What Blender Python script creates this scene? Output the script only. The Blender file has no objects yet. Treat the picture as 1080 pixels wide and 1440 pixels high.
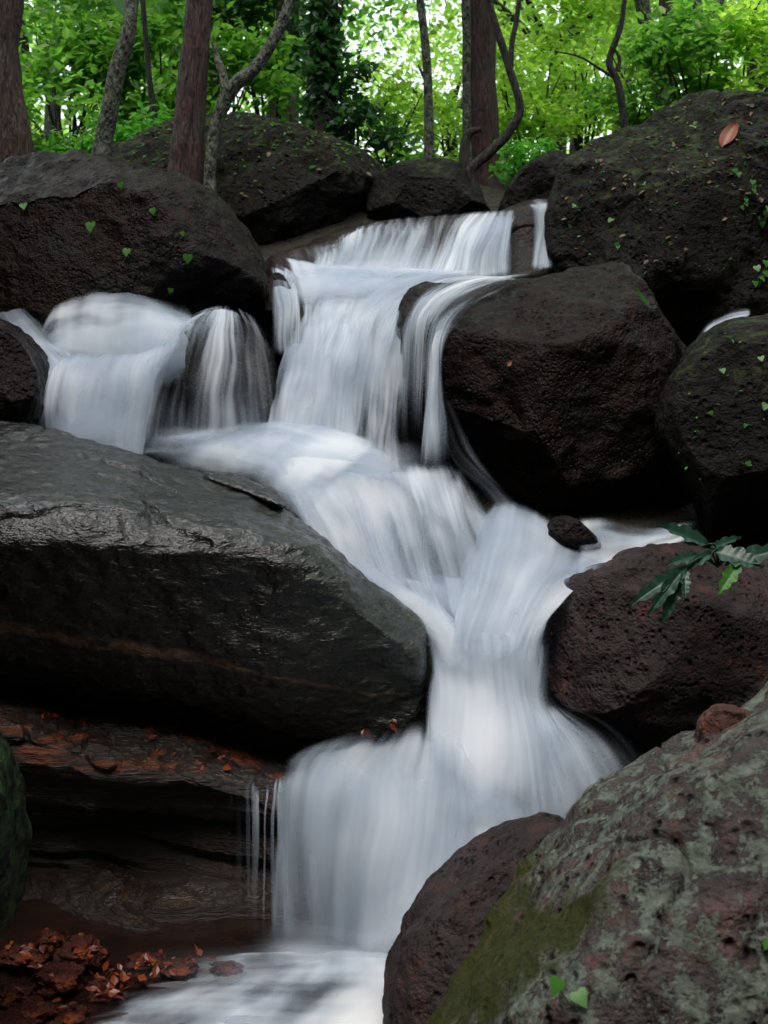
import bpy, math, random
import numpy as np
from mathutils import Vector, Matrix
from mathutils.bvhtree import BVHTree
rng = np.random.default_rng(7)
random.seed(7)
scene = bpy.context.scene
R = math.radians

# ------------------------------------------------------------------ camera
EYE, PITCH, F = 1.9, R(-5.0), 1738.0
cam = bpy.data.cameras.new("camera")
cam.sensor_fit = 'VERTICAL'; cam.sensor_height = 24; cam.lens = 24 * F / 1440
cam.clip_end = 500; cam.clip_start = 0.05
cam.dof.use_dof = True; cam.dof.focus_distance = 5.0; cam.dof.aperture_fstop = 3.6
camo = bpy.data.objects.new("camera", cam); scene.collection.objects.link(camo)
camo.location = (0, 0, EYE); camo.rotation_euler = (R(90) + PITCH, 0, 0)
scene.camera = camo
# ------------------------------------------------------------------ light
SUN_EL, SUN_AZ = 66, 200
w = bpy.data.worlds.new("World"); scene.world = w; w.use_nodes = True
nt = w.node_tree; bg = nt.nodes["Background"]
sky = nt.nodes.new("ShaderNodeTexSky"); sky.sky_type = 'NISHITA'; sky.sun_disc = False
sky.sun_elevation = R(SUN_EL); sky.sun_rotation = R(SUN_AZ)
sky.air_density = 0.8; sky.dust_density = 8.0; sky.ozone_density = 0.3
cl = nt.nodes.new("ShaderNodeMix"); cl.data_type = 'RGBA'; cl.inputs[0].default_value = .65   # thin bright overcast over the sky
cl.inputs[7].default_value = (7.0, 7.4, 8.0, 1); nt.links.new(sky.outputs[0], cl.inputs[6]); nt.links.new(cl.outputs[2], bg.inputs[0]); bg.inputs[1].default_value = 0.15
sl = bpy.data.lights.new("sun", 'SUN'); sl.energy = 0.8; sl.angle = R(22); sl.color = (1, .96, .9)
so = bpy.data.objects.new("sun", sl); scene.collection.objects.link(so)
so.rotation_euler = (R(-(90 - SUN_EL)), 0, R(-SUN_AZ))
scene.view_settings.view_transform = 'Standard'; scene.view_settings.look = 'None'
scene.view_settings.exposure = 1.08; scene.view_settings.gamma = 1
scene.cycles.transparent_max_bounces = 24; scene.cycles.max_bounces = 8
scene.cycles.use_denoising = True

# ------------------------------------------------------------------ numpy helpers
def ray(px, py):
    px = np.asarray(px, float); py = np.asarray(py, float)
    a = (px - 540) / F; b = (720 - py) / F
    return a, math.cos(PITCH) - b * math.sin(PITCH), math.sin(PITCH) + b * math.cos(PITCH)
def P(px, py, Y):
    dx, dy, dz = ray(px, py); t = np.asarray(Y, float) / dy
    return np.stack([dx * t, dy * t, EYE + dz * t], -1)
def Yz(px, py, z):                      # depth at which this sight line meets height z
    dx, dy, dz = ray(px, py); return (z - EYE) / dz * dy
def zat(py, Y): return float(P(540, py, Y)[2])

def _hash(i, j, k, s):
    h = (i * 374761393 + j * 668265263 + k * 2147483647 + s * 1274126177) & 0xffffffff
    h = ((h ^ (h >> 13)) * 1274126177) & 0xffffffff
    h = ((h ^ (h >> 16)) * 2246822519) & 0xffffffff
    return ((h ^ (h >> 15)) & 0xffff) / 32767.5 - 1.0
def vnoise(p, s=0):
    f = np.floor(p); i = f.astype(np.int64); t = p - f; t = t * t * t * (t * (t * 6 - 15) + 10)
    r = 0
    for a in (0, 1):
        for b in (0, 1):
            for c in (0, 1):
                wgt = (t[..., 0] if a else 1 - t[..., 0]) * (t[..., 1] if b else 1 - t[..., 1]) * (t[..., 2] if c else 1 - t[..., 2])
                r = r + wgt * _hash(i[..., 0] + a, i[..., 1] + b, i[..., 2] + c, s)
    return r
def fbm(p, o=4, s=0, g=.5):
    r = 0; a = 1
    for k in range(o):
        r = r + a * vnoise(p * (2.03 ** k) + 17.3 * k, s + k); a *= g
    return r
def catmull(pts, n):
    pts = np.asarray(pts, float); m = len(pts)
    if m == 1: return np.repeat(pts, n, 0)
    e = np.concatenate([[2 * pts[0] - pts[1]], pts, [2 * pts[-1] - pts[-2]]])
    t = np.linspace(0, m - 1 - 1e-9, n); i = t.astype(int); u = (t - i)[:, None]
    p0, p1, p2, p3 = e[i], e[i + 1], e[i + 2], e[i + 3]
    return .5 * (2 * p1 + (p2 - p0) * u + (2 * p0 - 5 * p1 + 4 * p2 - p3) * u ** 2 + (3 * p1 - p0 - 3 * p2 + p3) * u ** 3)
def arclen(pts, n):                     # catmull then even spacing
    d = catmull(pts, n * 4); l = np.r_[0, np.cumsum(np.linalg.norm(np.diff(d[:, :2], axis=0), axis=1) + 1e-6)]
    t = np.linspace(0, l[-1], n)
    return np.stack([np.interp(t, l, d[:, k]) for k in range(d.shape[1])], 1)

# ------------------------------------------------------------------ object helpers
def tag(o, label=None, cat=None, group=None, kind=None):
    if label: o['label'] = label
    if cat: o['category'] = cat
    if group: o['group'] = group
    if kind: o['kind'] = kind
    return o
def mesh_obj(name, V, Fq, mat, parent=None, origin=None, smooth=True, attrs=None, uv=None):
    V = np.asarray(V, float); Fq = np.asarray(Fq, np.int32)
    me = bpy.data.meshes.new(name)
    if origin is None: origin = np.zeros(3)
    origin = np.asarray(origin, float)
    k = Fq.shape[1]
    me.vertices.add(len(V)); me.vertices.foreach_set("co", (V - origin).astype(np.float32).ravel())
    me.loops.add(Fq.size); me.loops.foreach_set("vertex_index", Fq.ravel())
    me.polygons.add(len(Fq)); me.polygons.foreach_set("loop_start", np.arange(len(Fq), dtype=np.int32) * k)
    me.polygons.foreach_set("loop_total", np.full(len(Fq), k, np.int32))
    me.polygons.foreach_set("use_smooth", np.full(len(Fq), smooth))
    me.update(calc_edges=True); me.validate()
    for an, av in (attrs or {}).items():
        a = me.attributes.new(an, 'FLOAT', 'POINT'); a.data.foreach_set("value", np.asarray(av, np.float32).ravel())
    if uv is not None:
        ul = me.uv_layers.new(name="flow"); li = np.empty(len(me.loops), np.int32); me.loops.foreach_get("vertex_index", li)
        ul.data.foreach_set("uv", np.asarray(uv, np.float32)[li].ravel())
    me.materials.append(mat)
    o = bpy.data.objects.new(name, me); scene.collection.objects.link(o)
    if parent: o.parent = parent; o.location = origin - np.array(parent.location)
    else: o.location = origin
    return o
def empty(name, loc):
    o = bpy.data.objects.new(name, None); scene.collection.objects.link(o); o.location = loc; o.empty_display_size = .1; return o
def gridfaces(nr, nc, wrap_c=False, wrap_r=False):
    r = np.arange(nr if wrap_r else nr - 1); c = np.arange(nc if wrap_c else nc - 1)
    rr, cc = np.meshgrid(r, c, indexing='ij'); r2 = (rr + 1) % nr; c2 = (cc + 1) % nc
    return np.stack([rr * nc + cc, rr * nc + c2, r2 * nc + c2, r2 * nc + cc], -1).reshape(-1, 4)
def gridnormals(G, wrap_c=False):
    if wrap_c: du = np.roll(G, -1, 1) - np.roll(G, 1, 1)
    else: du = np.gradient(G, axis=1)
    dv = np.gradient(G, axis=0); n = np.cross(du, dv)
    return n / (np.linalg.norm(n, axis=-1, keepdims=True) + 1e-9)

# ------------------------------------------------------------------ materials
class NB:
    def __init__(s, name):
        s.m = bpy.data.materials.new(name); s.m.use_nodes = True; s.t = s.m.node_tree
        s.t.nodes.clear(); s.out = s.t.nodes.new("ShaderNodeOutputMaterial")
    def n(s, typ, **kw):
        nd = s.t.nodes.new("ShaderNode" + typ)
        for k, v in kw.items():
            if k.startswith('i_'):
                k = k[2:]; k = int(k) if k.isdigit() else k.replace('_', ' ')
                if isinstance(v, bpy.types.NodeSocket): s.t.links.new(v, nd.inputs[k])
                else: nd.inputs[k].default_value = v
            else: setattr(nd, k, v)
        return nd
    def link(s, a, b): s.t.links.new(a, b)
    def math(s, op, a, b=0.0, c=0.0, clamp=False):
        return s.n("Math", operation=op, use_clamp=clamp, i_0=a, i_1=b, i_2=c).outputs[0]
    def mix(s, f, a, b):
        nd = s.n("Mix", data_type='RGBA'); 
        for k, v in ((0, f), (6, a), (7, b)):
            if isinstance(v, bpy.types.NodeSocket): s.link(v, nd.inputs[k])
            else: nd.inputs[k].default_value = v if k == 0 else (*v, 1) if len(v) == 3 else v
        return nd.outputs[2]
    def noise(s, vec, scale, detail=4, rough=.55, lo=.3, hi=.7):
        nz = s.n("TexNoise", i_Vector=vec, i_Scale=scale, i_Detail=detail, i_Roughness=rough)
        return s.n("MapRange", i_0=nz.outputs[0], i_1=lo, i_2=hi).outputs[0]
    def smooth(s, v, lo, hi):
        return s.n("MapRange", interpolation_type='SMOOTHSTEP', i_0=v, i_1=lo, i_2=hi).outputs[0]

def rock_mat(name, c1, c2, c3=None, rough=(.14, .7), dark=.24, pit=.5, stretch=(1, 1, 1), bump=1.0, rot=(0, 0, 0), extra=None, pitscale=38, spec=.12):
    c1 = tuple(x * dark for x in c1); c2 = tuple(x * dark for x in c2); c3 = tuple(x * dark for x in c3) if c3 else None
    b = NB(name); co = b.n("TexCoord").outputs['Object']
    mp = b.n("Mapping", i_Vector=co, i_Scale=stretch, i_Rotation=rot).outputs[0]
    big = b.noise(mp, 1.1, 4)
    n1 = b.noise(mp, 3.0, 6); n2 = b.noise(mp, 22, 5); n3 = b.noise(mp, 90, 3)
    col = b.mix(n1, c1, c2); col = b.mix(b.math('MULTIPLY', n2, .55), col, tuple(x * .45 for x in c1))
    col = b.mix(b.math('MULTIPLY', b.smooth(big, .45, .8), .6), col, (c2[1] * 1.5, c2[1] * 1.5, c2[1] * 1.45))
    if c3: col = b.mix(b.math('MULTIPLY', b.smooth(b.noise(mp, 9, 5), .55, .95), .8), col, c3)
    vo = b.n("TexVoronoi", i_Vector=mp, i_Scale=pitscale, i_Randomness=1.0); 
    wv = b.noise(mp, 7, 3)
    pitm = b.math('MULTIPLY', b.smooth(vo.outputs['Distance'], .45, .1), b.smooth(wv, .3, .8))
    h = b.math('ADD', b.math('MULTIPLY', n2, .6), b.math('MULTIPLY', n3, .22))
    h = b.math('ADD', h, b.math('MULTIPLY', n1, 1.0))
    h = b.math('SUBTRACT', h, b.math('MULTIPLY', pitm, pit))
    col = b.mix(b.math('MULTIPLY', pitm, .5 * min(1, pit * 2)), col, tuple(x * .3 for x in c1))
    if extra: col, h = extra(b, mp, co, col, h, n1, n2, n3)
    rg = b.n("MapRange", i_0=b.noise(mp, 14, 4), i_3=rough[0], i_4=rough[1]).outputs[0]
    bp = b.n("Bump", i_Strength=.9, i_Distance=.022 * bump, i_Height=h)
    p = b.n("BsdfPrincipled", i_Roughness=rg, i_Normal=bp.outputs[0]); b.link(col, p.inputs['Base Color'])
    p.inputs['Specular IOR Level'].default_value = spec
    b.link(p.outputs[0], b.out.inputs[0]); return b.m

def ex_lichen(b, mp, co, col, h, n1, n2, n3):
    big = b.noise(mp, 8, 6); fine = b.noise(mp, 95, 5, .75); mid = b.noise(mp, 16, 5)
    m = b.math('ADD', b.math('MULTIPLY', big, .42), b.math('ADD', b.math('MULTIPLY', fine, .52), b.math('MULTIPLY', mid, .52)))
    m = b.smooth(m, .70, .79)
    lc = b.mix(b.noise(mp, 30, 4), (.09, .11, .085), (.25, .30, .25))
    col = b.mix(b.math('MULTIPLY', m, .85), col, lc)
    red = b.smooth(b.noise(mp, 14, 4), .78, 1.0)
    col = b.mix(b.math('MULTIPLY', red, .6), col, (.08, .042, .036))
    moss = b.n("Attribute", attribute_name='moss').outputs['Fac']
    mm = b.math('MULTIPLY', b.smooth(b.math('ADD', moss, b.math('MULTIPLY', b.math('SUBTRACT', mid, .5), .8)), .3, .7), .95)
    col = b.mix(mm, col, b.mix(fine, (.02, .028, .008), (.085, .095, .022)))
    h = b.math('ADD', h, b.math('MULTIPLY', b.math('ADD', m, mm), b.math('MULTIPLY', fine, .35)))
    return col, h
def ex_seam(b, mp, co, col, h, n1, n2, n3):
    seam = b.n("Attribute", attribute_name='seam').outputs['Fac']
    tops = b.n("Attribute", attribute_name='algae').outputs['Fac']
    q = b.math('MULTIPLY', seam, b.smooth(b.noise(mp, 10, 4), .1, .45))
    col = b.mix(b.math('MULTIPLY', q, .9), col, b.mix(n2, (.07, .03, .012), (.24, .12, .055)))
    col = b.mix(b.math('MULTIPLY', b.math('MULTIPLY', tops, n1), .7), col, (.04, .055, .025))
    return col, h
def ex_mossy(b, mp, co, col, h, n1, n2, n3):
    nz = b.n("SeparateXYZ", i_0=b.n("NewGeometry").outputs['Normal']).outputs[2]
    m = b.math('MULTIPLY', b.smooth(nz, .25, .9), b.smooth(b.noise(mp, 13, 5), .45, .85))
    col = b.mix(b.math('MULTIPLY', m, .7), col, b.mix(n2, (.02, .03, .01), (.06, .09, .02)))
    return col, h
def ex_green(b, mp, co, col, h, n1, n2, n3):
    col = b.mix(b.smooth(b.noise(mp, 25, 5), .2, .8), col, (.03, .055, .02)); return col, h
def ex_orange(b, mp, co, col, h, n1, n2, n3):
    o_ = b.n("Attribute", attribute_name='rust').outputs['Fac']
    m = b.math('MULTIPLY', o_, b.smooth(b.noise(mp, 9, 4), .5, .8))
    return b.mix(m, col, b.mix(n2, (.05, .012, .005), (.22, .06, .02))), h

M = {}
M['basalt'] = rock_mat("dark_wet_basalt", (.028, .019, .016), (.046, .032, .028), (.060, .032, .026))
M['basalt_red'] = rock_mat("brown_wet_basalt", (.032, .017, .014), (.054, .029, .024), (.080, .036, .028), pit=.9)
M['basalt_moss'] = rock_mat("mossy_basalt", (.030, .027, .024), (.055, .050, .044), (.05, .045, .035), rough=(.5, .9), pit=.9, extra=ex_mossy, bump=1.6, pitscale=24)
M['basalt_pit'] = rock_mat("pitted_basalt", (.045, .033, .033), (.085, .068, .068), (.11, .055, .05), rough=(.5, .85), pit=1.1, bump=1.1, pitscale=34, dark=.5)
M['lichen'] = rock_mat("lichen_basalt", (.040, .033, .033), (.10, .084, .080), (.13, .075, .066), rough=(.6, .9), pit=1.9, bump=1.25, pitscale=26, dark=.85, extra=ex_lichen, stretch=(1, 1, 1))
M['slab'] = rock_mat("wet_gneiss", (.020, .016, .014), (.036, .030, .026), (.035, .028, .018), rough=(.12, .42), pit=.2, stretch=(.8, .8, 1.9), rot=(0, R(-14), 0), extra=ex_seam, bump=.55, spec=.8, dark=.18)
M['ledge'] = rock_mat("layered_gneiss", (.022, .014, .011), (.045, .030, .022), (.06, .03, .018), rough=(.25, .6), pit=.2, stretch=(.6, .6, 3.6), rot=(0, R(6), 0), extra=ex_orange, spec=.5, dark=.62)
M['brown'] = rock_mat("water_worn_rock", dark=.28, c1=(.055, .042, .035), c2=(.095, .075, .062), c3=(.12, .07, .055), rough=(.2, .5), pit=.3, bump=.7)
M['green'] = rock_mat("algae_rock", (.02, .025, .018), (.04, .05, .03), extra=ex_green, bump=.6)
M['red_stone'] = rock_mat("rusty_stone", dark=1.0, c1=(.04, .012, .009), c2=(.085, .022, .014), c3=(.22, .05, .016), rough=(.3, .6), pit=.3)
M['bed'] = rock_mat("stream_bed_rock", (.018, .014, .012), (.035, .026, .022), rough=(.4, .8))

M['stone_brown'] = rock_mat("reddish_brown_stone", (.07, .035, .028), (.13, .065, .055), (.16, .07, .05), rough=(.5, .85), pit=.8, dark=.8)
def soil_mat():
    b = NB("forest_floor_soil"); co = b.n("TexCoord").outputs['Object']
    n = b.noise(co, 1.3, 6); n2 = b.noise(co, 14, 5)
    col = b.mix(n, (.013, .010, .008), (.018, .020, .008)); col = b.mix(b.math('MULTIPLY', n2, .5), col, (.03, .020, .014))
    bp = b.n("Bump", i_Strength=1.0, i_Distance=.05, i_Height=n2)
    p = b.n("BsdfPrincipled", i_Roughness=.9, i_Normal=bp.outputs[0]); b.link(col, p.inputs['Base Color'])
    b.link(p.outputs[0], b.out.inputs[0]); return b.m
M['soil'] = soil_mat()

def water_mat(name, fu, fv, amp=.95, seed=0.0, tone=.78, fine=.16, mist=0.0):
    b = NB(name)
    uv = b.n("UVMap", uv_map="flow").outputs[0]
    d = b.n("Attribute", attribute_name='dens').outputs['Fac']
    wn = b.n("TexNoise", i_Vector=b.n("Mapping", i_Vector=uv, i_Scale=(2.2, 1.1, 1), i_Location=(seed, seed, 0)).outputs[0], i_Scale=1.0, i_Detail=2).outputs[1]
    wp = b.n("VectorMath", operation='SCALE', i_0=b.n("VectorMath", operation='SUBTRACT', i_0=wn, i_1=(.5, .5, .5)).outputs[0], i_Scale=.16).outputs[0]
    uv = b.n("VectorMath", operation='ADD', i_0=uv, i_1=wp).outputs[0]
    def st(su, sv, sd, det, lo, hi):
        mp = b.n("Mapping", i_Vector=uv, i_Scale=(su, sv, 1), i_Location=(seed + sd, sd * 1.7, sd)).outputs[0]
        nz = b.n("TexNoise", i_Vector=mp, i_Scale=1.0, i_Detail=det, i_Roughness=.45)
        return b.n("MapRange", i_0=nz.outputs[0], i_1=lo, i_2=hi).outputs[0]
    a1 = st(fu, fv, 1.3, 1.5, .3, .7); a2 = st(fu * 3.3, fv * 1.5, 5.1, 1, .28, .72); a3 = st(fu * .35, fv * 1.9, 9.7, 2, .3, .7)
    n = b.math('ADD', b.math('MULTIPLY', a1, .84 - fine - .34), b.math('ADD', b.math('MULTIPLY', a2, fine), b.math('MULTIPLY', a3, .50)))
    pm = b.n("TexNoise", i_Vector=b.n("Mapping", i_Vector=uv, i_Scale=(1.7, 1.3, 1), i_Location=(seed + 40, 7, 0)).outputs[0], i_Scale=1.0, i_Detail=2).outputs[0]
    n = b.math('ADD', .5, b.math('MULTIPLY', b.math('SUBTRACT', n, .5), b.n("MapRange", i_0=pm, i_1=.35, i_2=.65, i_3=.45, i_4=1.25).outputs[0]))
    q = b.math('MULTIPLY', b.math('MULTIPLY', d, b.math('SUBTRACT', 1.0, d)), 4.0 * amp)
    al = b.math('ADD', d, b.math('MULTIPLY', q, b.math('MULTIPLY', b.math('SUBTRACT', n, .5), 1.9)), clamp=True)
    al = b.smooth(al, 0.0, 1.0)
    cf = b.math('ADD', b.math('MULTIPLY', b.math('SUBTRACT', n, .5), 1.25), b.math('ADD', b.math('MULTIPLY', b.math('SUBTRACT', pm, .5), 1.5), b.math('MULTIPLY', b.math('POWER', d, 2.0), .66)), clamp=True)
    col = b.mix(cf, (.50 * tone, .60 * tone, .72 * tone), tuple(min(.98, x * tone) for x in (1.0, 1.05, 1.12)))
    bp = b.n("Bump", i_Strength=.25, i_Distance=.02, i_Height=n)
    df = b.n("BsdfDiffuse", i_Color=col, i_Normal=bp.outputs[0]); tr = b.n("BsdfTranslucent", i_Color=col)
    m1 = b.n("MixShader", i_0=.45, i_1=df.outputs[0], i_2=tr.outputs[0])
    m2 = b.n("MixShader", i_0=al, i_1=b.n("BsdfTransparent").outputs[0], i_2=m1.outputs[0])
    b.link(m2.outputs[0], b.out.inputs[0]); return b.m
M['water'] = water_mat("silky_white_water", 10, .95, fine=.16, tone=.84)
M['water_fine'] = water_mat("thin_white_water", 14, .6, amp=1.0, seed=3.3, fine=.24, tone=.9)
M['foam'] = water_mat("foaming_water", 4, 1.8, amp=.9, seed=8.1, fine=.10, tone=.96)
M['mist'] = water_mat("spray_mist", 1.6, 1.6, amp=.7, seed=5.7, fine=.05, tone=.98)

def pool_mat():
    b = NB("dark_pool_water"); co = b.n("TexCoord").outputs['Object']
    n = b.noise(co, 6, 3); bp = b.n("Bump", i_Strength=.4, i_Distance=.02, i_Height=n)
    p = b.n("BsdfPrincipled", i_Roughness=.15, i_Normal=bp.outputs[0])
    b.link(b.mix(n, (.007, .005, .004), (.018, .008, .006)), p.inputs['Base Color']); b.link(p.outputs[0], b.out.inputs[0]); return b.m
M['pool'] = pool_mat()

def leaf_mat(name, ca, cb, cc=None, transl=.5, rough=.45):
    b = NB(name); rnd = b.n("NewGeometry").outputs['Random Per Island']
    col = b.mix(rnd, ca, cb)
    if cc: col = b.mix(b.smooth(b.math('FRACT', b.math('MULTIPLY', rnd, 37.0)), .8, .95), col, cc)
    p = b.n("BsdfPrincipled", i_Roughness=rough); b.link(col, p.inputs['Base Color'])
    tr = b.n("BsdfTranslucent"); b.link(b.mix(.5, col, tuple(min(1, x * 1.8) for x in cb)), tr.inputs[0])
    m = b.n("MixShader", i_0=transl, i_1=p.outputs[0], i_2=tr.outputs[0]); b.link(m.outputs[0], b.out.inputs[0]); return b.m
M['leaf_bright'] = leaf_mat("bright_leaf", (.14, .31, .03), (.33, .56, .06), (.50, .64, .18), .66)
M['leaf_mid'] = leaf_mat("green_leaf", (.035, .13, .016), (.14, .36, .035), (.30, .46, .12), .6)
M['leaf_dark'] = leaf_mat("dark_leaf", (.015, .055, .012), (.04, .14, .025), (.08, .17, .09), .4, .35)
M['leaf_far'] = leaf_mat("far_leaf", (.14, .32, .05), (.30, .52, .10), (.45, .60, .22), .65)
M['leaf_gloss'] = leaf_mat("glossy_leaf", (.008, .036, .022), (.022, .075, .045), None, .2, .42)
M['leaf_seed'] = leaf_mat("seedling_leaf", (.03, .13, .018), (.07, .24, .03), None, .4)
M['leaf_lime'] = leaf_mat("lime_leaf", (.06, .25, .02), (.09, .32, .03), None, .5)
M['leaf_dead'] = leaf_mat("dead_leaf", (.16, .05, .03), (.28, .10, .06), None, .15, .5)
M['leaf_litter'] = leaf_mat("fallen_leaf", (.05, .025, .012), (.13, .07, .03), (.10, .15, .03), .15, .6)
M['leaf_rust'] = leaf_mat("wet_orange_leaf", (.12, .022, .008), (.24, .06, .018), (.08, .018, .01), .15, .3)

def bark_mat(name, c1, c2, c3, st=(6, 6, .8)):
    b = NB(name); co = b.n("TexCoord").outputs['Object']; mp = b.n("Mapping", i_Vector=co, i_Scale=st).outputs[0]
    n1 = b.noise(mp, 5, 5); n2 = b.noise(co, 3, 4)
    col = b.mix(n1, c1, c2); col = b.mix(b.smooth(n2, .4, .9), col, c3)
    n3 = b.noise(b.n('Mapping', i_Vector=co, i_Scale=(st[0] * 2.5, st[1] * 2.5, st[2] * 1.6)).outputs[0], 5, 3)
    col = b.mix(b.math('MULTIPLY', b.smooth(n3, .5, .85), .7), col, tuple(x * .35 for x in c1))
    bp = b.n("Bump", i_Strength=1.0, i_Distance=.045, i_Height=b.math('SUBTRACT', n1, b.math('MULTIPLY', n3, .7)))
    p = b.n("BsdfPrincipled", i_Roughness=.8, i_Normal=bp.outputs[0]); b.link(col, p.inputs['Base Color']); b.link(p.outputs[0], b.out.inputs[0]); return b.m
M['bark_red'] = bark_mat("red_brown_bark", (.03, .013, .011), (.10, .040, .033), (.05, .042, .035))
M['bark_tan'] = bark_mat("tan_bark", (.045, .028, .022), (.17, .095, .07), (.07, .055, .04))
M['bark_grey'] = bark_mat("grey_green_bark", (.045, .05, .04), (.12, .13, .10), (.06, .08, .035), (3, 3, 1.5))
M['bark_dark'] = bark_mat("dark_bark", (.012, .010, .009), (.035, .028, .024), (.02, .025, .012))

# ------------------------------------------------------------------ rocks
BVH = {}
def finish_rock(name, V, Fq, mat, label, attrs=None, group=None, cat="boulder"):
    o = mesh_obj(name, V, Fq, mat, origin=[V[:, 0].mean(), V[:, 1].mean(), V[:, 2].min()], attrs=attrs)
    tag(o, label, cat, group)
    BVH[label] = (BVHTree.FromPolygons([tuple(v) for v in V], Fq.tolist()), V)
    return o
def displace(G, N, amp, scale, seed, layered=0.0):
    p = G * scale
    d = fbm(p, 5, seed, .5) * amp
    d += -np.abs(fbm(G * scale * 2.3, 3, seed + 9)) * amp * .5
    d += fbm(G * 16, 3, seed + 20) * .006
    wp = G + .08 * fbm(G * 4, 2, seed + 31)[..., None]
    ck = np.abs(vnoise(wp * np.array([1.3, 1.3, 2.2]) + 3.7, seed + 41)); d += -.035 * np.clip(1 - ck / .03, 0, 1) ** .7 * np.clip(fbm(G * 1.1, 2, seed + 50) * 2 + .3, 0, 1)
    if layered:
        z = G[..., 2] + .05 * fbm(G * 1.5, 2, seed + 5) + .12 * G[..., 0]
        f = z * 7.5; s = np.abs((f % 1) - .5) * 2
        d += layered * (np.clip(s * 1.8, 0, 1) - .5) + layered * .8 * vnoise(np.stack([G[..., 0] * .8, G[..., 1] * .8, z * 12], -1), seed + 3)
    return G + N * d[..., None]
def boulder(name, label, outline, Y0, df, db, mat, tilt=0.0, under=.14, cuts=6, e=.75, amp=.05, scale=1.7, seed=0, center=None, nt_=260, np_=170, attrf=None, group=None, cat="boulder"):
    o = np.array(outline, float)
    c = np.array(center if center else o.mean(0), float)
    ang = np.arctan2(o[:, 1] - c[1], o[:, 0] - c[0]); rad = np.hypot(*(o - c).T)
    k = np.argsort(ang); ang = ang[k]; rad = rad[k]
    # dense closed catmull in xy then polar
    oc = o[k]; ext = np.concatenate([oc[-2:], oc, oc[:2]]); den = catmull(ext, 2000)
    da = np.arctan2(den[:, 1] - c[1], den[:, 0] - c[0]); dr = np.hypot(*(den - c).T)
    kk = np.argsort(da); th = np.linspace(-np.pi, np.pi, nt_, endpoint=False)
    rr = np.interp(th, da[kk], dr[kk], period=2 * np.pi)
    rr = (np.roll(rr, 1) + rr * 2 + np.roll(rr, -1)) / 4
    ph = np.linspace(0.004, np.pi - 0.004, np_)
    s = np.sin(ph) ** e; cz = np.sign(np.cos(ph)) * np.abs(np.cos(ph)) ** e
    # away from the rim the outline relaxes towards a rounder shape
    rm = rr.mean(); sh = s[:, None] ** 3
    rel = rr[None] * (.35 + .65 * sh) + rm * .65 * (1 - sh); rel = np.minimum(rel, rr[None] * 1.15)
    px = c[0] + rel * s[:, None] * np.cos(th)[None]; py = c[1] + rel * s[:, None] * np.sin(th)[None]
    h = rr.mean()
    q = (c[1] - py) / h; sp = lambda x: np.log1p(np.exp(4 * np.clip(x, -5, 5))) / 4
    tl = tilt * sp(q) + (under if under is not None else -tilt) * sp(-q)
    dep = Y0 - np.where(cz > 0, cz * df, cz * db)[:, None] + tl
    front = P(px, py, dep); base = P(px, py, Y0 + tl); base[..., 1] = dep
    G = np.where((cz > 0)[:, None, None], front, base)
    N = gridnormals(G, True)
    cc = P(c[0], c[1], Y0); 
    if ((G - cc) * N).sum() < 0: N = -N
    r2 = np.random.default_rng(seed + 100)
    for _ in range(cuts):                                            # fracture faces
        n = r2.normal(size=3); n[1] = -abs(n[1]) - .45; n /= np.linalg.norm(n)
        dd = (G - cc) @ n; lim = np.percentile(dd, 99.5) * r2.uniform(.74, .9); ex = np.maximum(0, dd - lim)
        G = G - n * (ex * .9)[..., None]
    N = gridnormals(G, True)
    if ((G - cc) * N).sum() < 0: N = -N
    wgt = np.minimum(1, np.sin(ph) * 3)[:, None, None]
    G = displace(G, N * wgt, amp, scale, seed)
    V = G.reshape(-1, 3); Fq = gridfaces(np_, nt_, wrap_c=True)
    attrs = {k2: f(px, py).ravel() for k2, f in (attrf or {}).items()}
    return finish_rock(name, V, Fq, mat, label, attrs, group, cat)
def loft_rock(name, label, rows, mat, nr=260, nc=360, amp=.04, scale=1.6, seed=0, layered=0., attrf=None, cap=True, cat="boulder"):
    rs = np.array([arclen(r, nc) for r in rows])                     # rows x nc x 3 (px,py,Y)
    cl = np.concatenate([rs, rs[:1]]); G3 = np.stack([catmull(cl[:, j], nr) for j in range(nc)], 1)[:-1]
    G = P(G3[..., 0], G3[..., 1], G3[..., 2])
    N = gridnormals(np.concatenate([G[-3:], G, G[:3]]))[3:-3]
    c = G.reshape(-1, 3).mean(0)
    if ((G - c) * N).sum() < 0: N = -N
    G = displace(G, N, amp, scale, seed, layered)
    if cap:                                                         # draw the last columns together so the end is closed
        for j, q in zip(range(nc - 14, nc), np.linspace(0, 1, 14)):
            m = G[:, j].mean(0); G[:, j] = m + (G[:, j] - m) * math.sqrt(max(0, 1 - q * q))
        for j, q in zip(range(13, -1, -1), np.linspace(0, 1, 14)):
            m = G[:, j].mean(0); G[:, j] = m + (G[:, j] - m) * math.sqrt(max(0, 1 - q * q))
    n = G.shape[0]; Fq = gridfaces(n, nc, wrap_r=True)
    attrs = {k2: f(G3[..., 0], G3[..., 1]).ravel() for k2, f in (attrf or {}).items()}
    return finish_rock(name, G.reshape(-1, 3), Fq, mat, label, attrs, cat=cat)

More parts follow.
